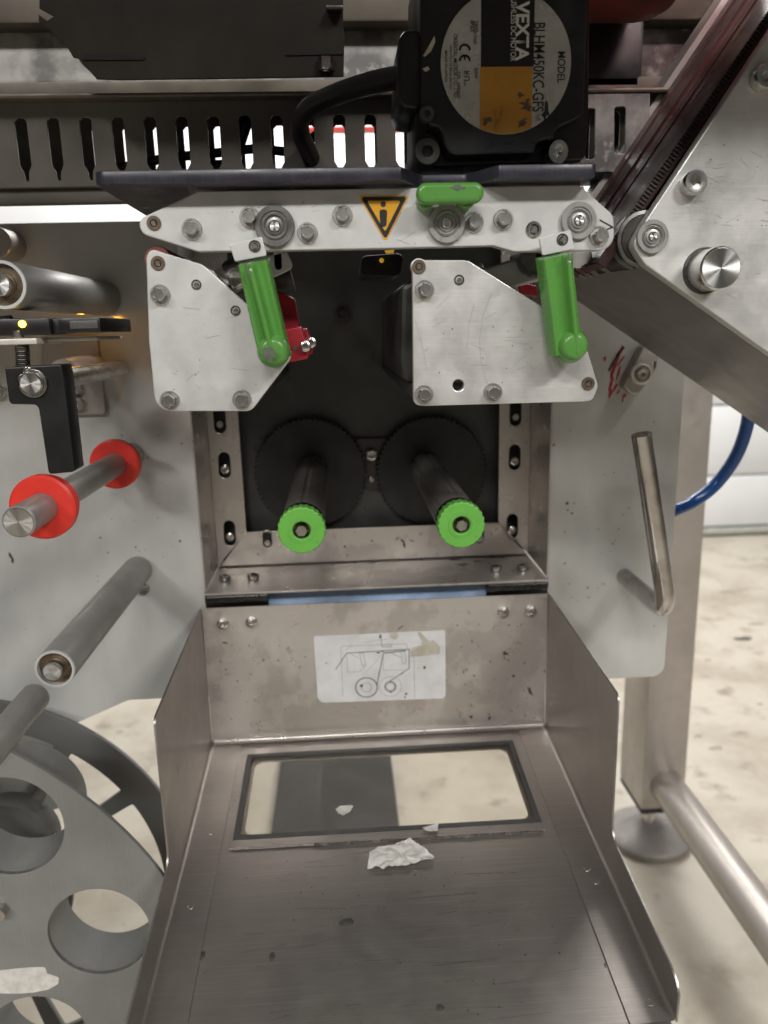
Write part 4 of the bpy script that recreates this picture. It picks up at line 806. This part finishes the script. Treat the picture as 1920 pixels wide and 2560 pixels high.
# ================================================================== TRAY
tY = .645; xl_, xr_ = -.1290, .1787
zt_ = CAM.z-.2333; zbk = CAM.z-.364; slope = (.392-.364)/(.645-.35)
def tz(Y): return zbk-(tY-Y)*slope
tr = thing('fold_down_tray', 'stainless steel fold-down tray with a window in its floor, hinged under the recess', 'tray', ((xl_+xr_)/2, tY, zbk))
plate('back_plate', [[(xl_+.0004, zbk+.0006), (xr_-.0004, zbk+.0006), (xr_-.0004, zt_), (xl_+.0004, zt_)]], tY-.0015, .0015, 'steel_stain', tr, bevel=.0003)
def side(name, x, s, yfr):
    ze = CAM.z-.244; yv = .4655; L = .0285
    prof = [(tY, zbk), (tY, zt_), (yv+.004, ze+.001), (yv, ze-.003)]
    zl0 = tz(yv)+L
    for i in range(7): a = pi/2*i/6; prof.append((yv-.012+.012*cos(a), zl0+.012-.012*sin(a)))
    prof += [(yfr+.012, tz(yfr)+L), (yfr+.004, tz(yfr)+L-.003), (yfr, tz(yfr)+.019), (yfr+.001, tz(yfr))]
    poly = [Vector((x, a, b)) for a, b in prof]
    me = sheet_me(poly, (-s, 0, 0), .0014, .0004)
    # bent-in floor strip of the same sheet, with a small bend radius
    rb = .003; st = []
    for i in range(6): a = pi/2*i/5; st.append((x-s*(rb-rb*cos(a)), rb-rb*sin(a)))
    st.append((x-s*.0265, .0)); st.append((x-s*.0265, -.0016))
    vs = []; fs = []
    for (xx, zz) in st:
        vs.append((xx, tY-.002, tz(tY-.002)+zz+.0012)); vs.append((xx, yfr+.001, tz(yfr+.001)+zz+.0012))
    for i in range(len(st)-1): fs.append((2*i, 2*i+1, 2*i+3, 2*i+2))
    m2 = bpy.data.meshes.new('f'); m2.from_pydata(vs, [], fs)
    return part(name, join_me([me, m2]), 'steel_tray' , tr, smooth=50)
side('left_wall', xl_, -1, .30); side('right_wall', xr_, 1, .352)
def PF(a, b):
    d = ray(a, b); # plane z = zbk-(tY-y)*slope + eps
    e = .0012
    t = (zbk+e-tY*slope-CAM.z)/(d.z-d.y*slope); return CAM+d*t
fx0, fx1 = xl_+.0272, xr_-.0272
def floor_pt(x, y, e=.0012): return Vector((x, y, tz(y)+e))
TM = Matrix(((1, 0, 0, 0), (0, cos(math.atan(slope)), -sin(math.atan(slope)), tY), (0, sin(math.atan(slope)), cos(math.atan(slope)), zbk), (0, 0, 0, 1)))
TI = TM.inverted()
def fl2(pts): return [tuple((TI @ PF(a, b))[:2]) for a, b in pts]
def tplate(name, outl, e, t, m, par=tr, **k):
    bv = k.pop('bevel', .0002); me = flat(outl, t, bv); me.transform(TM @ Matrix.Translation((0, 0, e))); return part(name, me, m, par, **k)
go = fl2([(621, 1888), (1280, 1856), (1358, 2063), (581, 2101)])
wx0, wx1 = (go[0][0]+go[3][0])/2, (go[1][0]+go[2][0])/2; wy1, wy0 = (go[0][1]+go[1][1])/2, (go[2][1]+go[3][1])/2
rect = lambda x0, y0, x1, y1: [(x0, y0), (x1, y0), (x1, y1), (x0, y1)]
gw = .0075
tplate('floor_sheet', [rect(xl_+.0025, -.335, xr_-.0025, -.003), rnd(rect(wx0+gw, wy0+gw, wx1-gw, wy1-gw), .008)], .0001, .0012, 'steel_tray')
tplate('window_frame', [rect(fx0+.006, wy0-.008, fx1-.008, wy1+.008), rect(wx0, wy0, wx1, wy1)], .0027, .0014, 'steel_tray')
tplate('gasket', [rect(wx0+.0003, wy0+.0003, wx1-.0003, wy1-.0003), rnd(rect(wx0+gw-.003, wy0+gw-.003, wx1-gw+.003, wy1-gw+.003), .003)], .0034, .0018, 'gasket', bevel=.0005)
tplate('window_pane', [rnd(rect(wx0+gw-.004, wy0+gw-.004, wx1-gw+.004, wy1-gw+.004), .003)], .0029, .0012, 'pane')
# weld bead along the front edge of the frame
wb = []; x = fx0+.07
while x < fx1-.010:
    q = TM @ Vector((x, wy0-.0085, .0016)); r = .0013*random.uniform(.8, 1.15); m_ = lathe_me([(0, -r), (r*.7, -r*.7), (r, 0), (r*.7, r*.7), (0, r)], q, (1, 0, 0), 8); wb.append(m_); x += .00145
part('weld_bead', join_me(wb), 'bolt', tr, kind='stuff')
tplate('weld_bead', [rect(fx0+.008, wy0-.0088, fx0+.069, wy0-.0078)], .0022, .001, 'bolt', bevel=.0003)
part('corner_bend', tube_me([(xl_+.003, tY-.0035, zbk+.0032), (xr_-.003, tY-.0035, zbk+.0032)], .0030, 4), 'steel', tr)
for i, (a, b) in enumerate(((557, 1558), (629, 1554), (1257, 1529), (1326, 1527))): screw(tr, P(a, b, tY-.0016), 'sock', 1.12)
# hinge between recess ledge and tray
hg = thing('tray_hinge', 'pair of black hinge blocks joining the tray to the recess, strip coloured as the bluish light in the gap between', 'hinge', ((xl_+xr_)/2, .652, (zt_+ZB)/2))
zc_ = (P(585, 1492, .650).z+P(1290, 1468, .650).z)/2
for xa, xb in ((512, 668), (1218, 1362)):
    a, b = P(xa, 1490, .648).x, P(xb, 1468, .648).x
    if xa < 600: a = X0-.001
    else: b = X1+.001
    o = lathe('knuckle', [(0, 0), (.0046, 0), (.0052, .0006), (.0052, .0075), (.0046, .008), (.0046, b-a-.008), (.0052, b-a-.0075), (.0052, b-a-.0006), (.0046, b-a), (0, b-a)], (a, .6525, zc_), (1, 0, 0), 'black_gloss', hg, seg=24)
box('strip', P(668, 1480, .66).x, P(1218, 1470, .66).x, .664, .668, zc_-.02, ZB-.0035, 'blue_white', hg, bev=.0004)
box('back_leaf', X0-.006, X1+.006, .670, .674, zc_-.05, ZB-.0035, 'black', hg, bev=0)
# instruction sticker with the printed web path
LQ = [(784, 1591), (1113, 1576), (1113, 1748), (794, 1760)]
yl_ = tY-.0019
st = plate('instruction_sticker', [rnd(uv([(784, 1591), (1113, 1576), (1114, 1738), (1108, 1746), (806, 1757), (794, 1745)], yl_), [.002, .002, .001, .001, .001, .001], 3)], yl_, .0003, 'paper', tr, bevel=0)
def z4(x, y): return (780+x/1659*350, 1560+y/1043*220)      # sticker close-up -> photo pixel
def line(pts, w, m='ink'): part('printed_line', ribbon_me([z4(*p) for p in pts], w, yl_-.0002), m, st, smooth=0)
def ell(c, r, w, m='ink'): line([(c[0]+r*1.03*cos(2*pi*i/28), c[1]+r*.92*sin(2*pi*i/28)) for i in range(29)], w, m)
plate('sticker_shadow', [uv([(792, 1745), (806, 1757), (1108, 1746), (1114, 1738), (1114, 1748), (1108, 1752), (797, 1764)], yl_+.0001)], yl_+.0001, .0001, 'stain', st, bevel=0) if False else None
line([(280, 540), (412, 345), (1150, 300), (1152, 525), (905, 690)], .0006); line([(845, 345), (1110, 318)], .0008); line([(845, 345), (768, 735)], .0006)
ell((645, 752), 125, .0008); ell((928, 742), 63, .0007); ell((928, 740), 128, .0003, 'thin_ink'); ell((645, 752), 58, .0004, 'thin_ink'); ell((928, 742), 48, .0004, 'thin_ink')
line([(365, 860), (342, 268), (400, 262), (490, 258), (1110, 236), (1130, 260), (1120, 300), (1000, 302)], .0003, 'thin_ink'); line([(400, 310), (420, 290), (490, 262)], .0003, 'thin_ink')
line([(820, 120), (825, 250), (835, 270), (940, 268), (942, 240), (840, 245)], .0003, 'ink'); line([(1210, 390), (1215, 885)], .0003, 'thin_ink')
line([(412, 360), (420, 570), (560, 565), (640, 490)], .0003, 'thin_ink'); line([(450, 350), (560, 410)], .0003, 'thin_ink'); line([(845, 350), (842, 548), (1105, 545)], .0003, 'thin_ink')
line([(565, 345), (590, 480), (610, 500), (635, 480), (605, 340), (565, 345)], .0004, 'thin_ink'); line([(1055, 335), (1075, 465), (1100, 475), (1115, 455), (1095, 325)], .0004, 'thin_ink'); line([(940, 345), (1060, 400)], .0004, 'thin_ink')
line([(820, 350), (760, 440), (690, 520), (610, 600)], .0002, 'thin_ink'); line([(1150, 300), (1290, 260)], .0003, 'ink'); line([(600, 218), (880, 180)], .0002, 'thin_ink')
for c in ((785, 340), (835, 320)): plate('arrow', [blob(uv([z4(*c)], yl_)[0], .0012, 8, .2, 1.5, .5)], yl_-.0002, .0001, 'ink', st, bevel=0)
plate('arrow', [uv([z4(806, 110), z4(818, 165), z4(795, 165)], yl_)], yl_-.0002, .0001, 'ink', st, bevel=0)
plate('arrow', [uv([z4(795, 610), z4(785, 575), z4(803, 578)], yl_)], yl_-.0002, .0001, 'ink', st, bevel=0)
plate('arrow', [uv([z4(1040, 600), z4(1065, 575), z4(1075, 590)], yl_)], yl_-.0002, .0001, 'ink', st, bevel=0)
plate('torn_patch', [[*uv([z4(*q) for q in ((1255, 95), (1290, 100), (1390, 205), (1440, 190), (1520, 270), (1510, 355), (1170, 392), (1165, 310), (1300, 255), (1295, 190), (1260, 130))], yl_)]], yl_-.00035, .0001, 'paper_torn', st, bevel=0)
plate('torn_patch', [[*uv([z4(*q) for q in ((915, 110), (1000, 105), (1030, 140), (990, 185), (930, 165))], yl_)]], yl_-.00035, .0001, 'paper_torn', st, bevel=0)
for c, r in (((590, 728), .0014), ((1332, 515), .0013), ((1112, 825), .0011), ((1102, 865), .0008), ((170, 462), .0007), ((935, 805), .0009)): plate('dirt_speck', [blob(uv([z4(*c)], yl_)[0], r, 9, .3)], yl_-.0003, .0001, 'stain', st, bevel=0)
for (a, b), r, sx, rot in (((563, 1607), .0022, .4, 1.3), ((1262, 1634), .0028, .6, 1.2), ((1325, 1728), .0045, .35, .5), ((1224, 1796), .0018, 1, 0), ((1178, 1793), .0014, 1, 0), ((1283, 1690), .0018, .7, .6), ((1000, 1570), .003, .2, -.9), ((1180, 1604), .0018, .3, .3), ((1270, 1650), .0010, 1, 0)):
    plate('grime_spot', [blob(uv([(a, b)], tY-.0017)[0], r, 11, .45, sx, 1, rot)], tY-.0017, .0001, 'stain', tr, bevel=0)
for (a, b), r, sx in (((866, 2303), .0042, 1.3), ((680, 2390), .0042, .5), ((505, 2385), .0040, .6), ((1513, 2410), .0020, .4), ((1100, 2517), .003, 1), ((835, 2010), .0008, 3)):
    c = TI @ PF(a, b); tplate('grime_spot', [rnd(blob(c[:2], r*.85, 12, .14, sx, 1), r*.3, 3)], .0003, .0002, 'smudge', bevel=0)
for (a, b) in ((527, 2083), (477, 2267), (1468, 2173), (1490, 2205), (1625, 2507)):
    q = PF(a, b); lathe('stud_mark', [(.0017, .0001), (.0020, .0003), (.0024, .0003), (.0026, 0)], q+Vector((0, 0, .0002)), (0, 0, 1), 'steel_tray', tr, seg=24)
# torn paper scraps lying on the tray
from mathutils import noise as mnoise
def scrap(px, label, h=.0016, eps=.0018, sub=3):
    """thin crumpled sheet with curled, feathered edges"""
    pts = fl2(px); bm = bmesh.new(); c = (sum(p[0] for p in pts)/len(pts), sum(p[1] for p in pts)/len(pts)); sd = random.random()*50
    out = []
    for i, p in enumerate(pts):
        q = pts[(i+1) % len(pts)]
        for k in range(7):
            t = k/7; x = p[0]+(q[0]-p[0])*t; y = p[1]+(q[1]-p[1])*t
            w = mnoise.noise((x*900, y*900, sd))*.0007; out.append((x+w, y+w*.7))
    rings = []; fr = [1, .96, .9, .82, .72, .6, .47, .33, .18]
    for k, f in enumerate(fr):
        rg_ = []
        for a, b in out:
            x = c[0]+(a-c[0])*f; y = c[1]+(b-c[1])*f
            z = eps+h*(.35*(k == 0)+max(0, .25+.75*mnoise.noise((x*170, y*170, sd))+.35*mnoise.noise((x*520, y*520, sd+3))))*(1 if k else .6)
            rg_.append(bm.verts.new(TM @ Vector((x, y, max(eps, z)))))
        rings.append(rg_)
    for r0, r1_ in zip(rings, rings[1:]):
        for i in range(len(out)): j = (i+1) % len(out); bm.faces.new((r0[i], r0[j], r1_[j], r1_[i]))
    bm.faces.new(rings[-1]); bmesh.ops.recalc_face_normals(bm, faces=bm.faces)
    me = bpy.data.meshes.new('s'); bm.to_mesh(me); bm.free()
    o = part('paper_scrap', me, 'scrap', None, smooth=70); tag(o, label, 'paper scrap', 'torn paper scraps on the tray'); return o
scrap([(918, 2176), (925, 2135), (948, 2122), (985, 2116), (1015, 2106), (1025, 2100), (1042, 2112), (1060, 2125), (1086, 2145), (1080, 2155), (1050, 2158), (1010, 2170), (985, 2168), (960, 2176), (940, 2172)], 'largest torn white paper scrap lying on the tray just in front of the window', .0035)
scrap([(838, 2032), (850, 2023), (870, 2022), (884, 2024), (878, 2035), (860, 2046), (845, 2040)], 'small white paper scrap stuck on the dark middle of the tray window', .002, .0036)
scrap([(1055, 2078), (1080, 2072), (1096, 2066), (1094, 2086), (1070, 2088)], 'small grey paper scrap stuck on the weld at the front window edge', .001, .0042)
# what shows through the window: a dark machine leg standing on the floor below
dl = thing('dark_floor_channel', 'dark grey metal channel on the floor below the tray, seen through its window', 'channel', (.0, 1.2, 0))
c1_, c2_ = PZ(695, 1960, .02), PZ(985, 1960, .02)
box('channel_top', c1_.x, c2_.x, .8, 1.9, .02, .024, 'dark_leg', dl, bev=.001)
box('channel_side', c1_.x, c1_.x+.003, .8, 1.9, .0005, .0198, 'dark_leg', dl, bev=.0005); box('channel_side', c2_.x-.003, c2_.x, .8, 1.9, .0005, .0198, 'dark_leg', dl, bev=.0005)

gl = bpy.data.lights.new('red_indicator_glow', 'POINT'); gl.energy = .16; gl.color = (1, .02, .10); gl.shadow_soft_size = .008
o = bpy.data.objects.new('red_indicator_glow', gl); COL.objects.link(o); o.location = bpt(.235, .46, .022)

# ------------------------------------------------------------------ small wear marks: specks and hairline scratches
def wear(par, x0, y0, x1, y1, Y, n, ns, m='stain', ms='scratch', r=.0005):
    mes = []
    for i in range(n):
        a, b = random.uniform(x0, x1), random.uniform(y0, y1); me = flat([blob(uv([(a, b)], Y)[0], r*random.uniform(.5, 1.6), 7, .4, random.uniform(.4, 1), 1, random.random()*3)], .00008, 0); me.transform(FRONT(Y)); mes.append(me)
    if mes: part('specks', join_me(mes), m, par, kind='stuff')
    mes = []
    for i in range(ns):
        a, b = random.uniform(x0, x1), random.uniform(y0, y1); t = random.gauss(0, .5); L = random.uniform(8, 45)
        mes.append(ribbon_me([(a, b), (a+L*cos(t)*.5, b+L*sin(t)*.5+random.uniform(-2, 2)), (a+L*cos(t), b+L*sin(t))], random.uniform(.00008, .0002), Y-.00005))
    if mes: part('hairline_scratches', join_me(mes), ms, par, smooth=0, kind='stuff')
wear(lpp, 400, 760, 580, 980, YF-.0001, 12, 9, r=.00025); wear(rpp, 1050, 780, 1360, 960, YF-.0001, 22, 16, r=.00032); wear(br, 520, 490, 880, 535, YF-.0001, 8, 8, r=.00025); wear(br, 900, 590, 1200, 610, YF-.0001, 8, 3, r=.0003)
wear(ar, 1740, 330, 1918, 600, ya-.0001, 22, 22, r=.00035, m='thin_ink'); wear(ar, 1700, 620, 1900, 740, ya-.0001, 10, 8, r=.0003, m='thin_ink')
wear(lp, 250, 1050, 470, 1400, YP-.0002, 26, 14, r=.0007); wear(lp, 20, 1420, 300, 1600, YP-.0002, 10, 8); wear(rp, 1410, 1050, 1640, 1640, YP-.0002, 34, 14, r=.0007)
wear(tr, 540, 1560, 770, 1800, tY-.0017, 26, 14, r=.0006); wear(tr, 1130, 1560, 1340, 1790, tY-.0017, 46, 16, r=.0007)
mes = []; mes2 = []
for i in range(60):
    a, b = random.uniform(fx0+.02, fx1-.02), random.uniform(-.30, wy0-.012)
    me = flat([blob((a, b), random.uniform(.0002, .0006), 7, .4)], .00008, 0); me.transform(TM @ Matrix.Translation((0, 0, .0003))); mes.append(me)
for i in range(46):
    a, b = random.uniform(fx0+.02, fx1-.06), random.uniform(-.30, wy0-.014); L = random.uniform(.008, .05); t = random.gauss(.04, .10); w = random.uniform(.00006, .00016)
    q = [TM @ Vector((a, b, .00025)), TM @ Vector((a+L*cos(t), b+L*sin(t), .00025)), TM @ Vector((a+L*cos(t), b+L*sin(t)+w, .00025)), TM @ Vector((a, b+w, .00025))]
    me = bpy.data.meshes.new('q'); me.from_pydata(q, [], [(0, 1, 2, 3)]); mes2.append(me)
part('specks', join_me(mes), 'smudge', tr, kind='stuff'); part('hairline_scratches', join_me(mes2), 'bolt', tr, smooth=0, kind='stuff')
fl_ = bpy.data.objects['floor']
for (a, b), r_, sx in (((1856, 1597), .016, 1.6), ((1745, 1840), .007, 1.2), ((1815, 1480), .012, 1.8), ((1790, 1870), .010, 1.3), ((1900, 1760), .006, 1), ((1770, 1650), .006, 1.3), ((300, 1830), .006, 1.2), ((1890, 1560), .010, 2)):
    p = PZ(a, b, 0); me = flat([rnd(blob((p.x, p.y), r_, 11, .3, sx, .7), r_*.2, 2)], .0004, 0); me.transform(Matrix.Translation((0, 0, .0006))); part('floor_mark', me, 'floor_mark' if r_ < .015 else 'smudge', fl_)
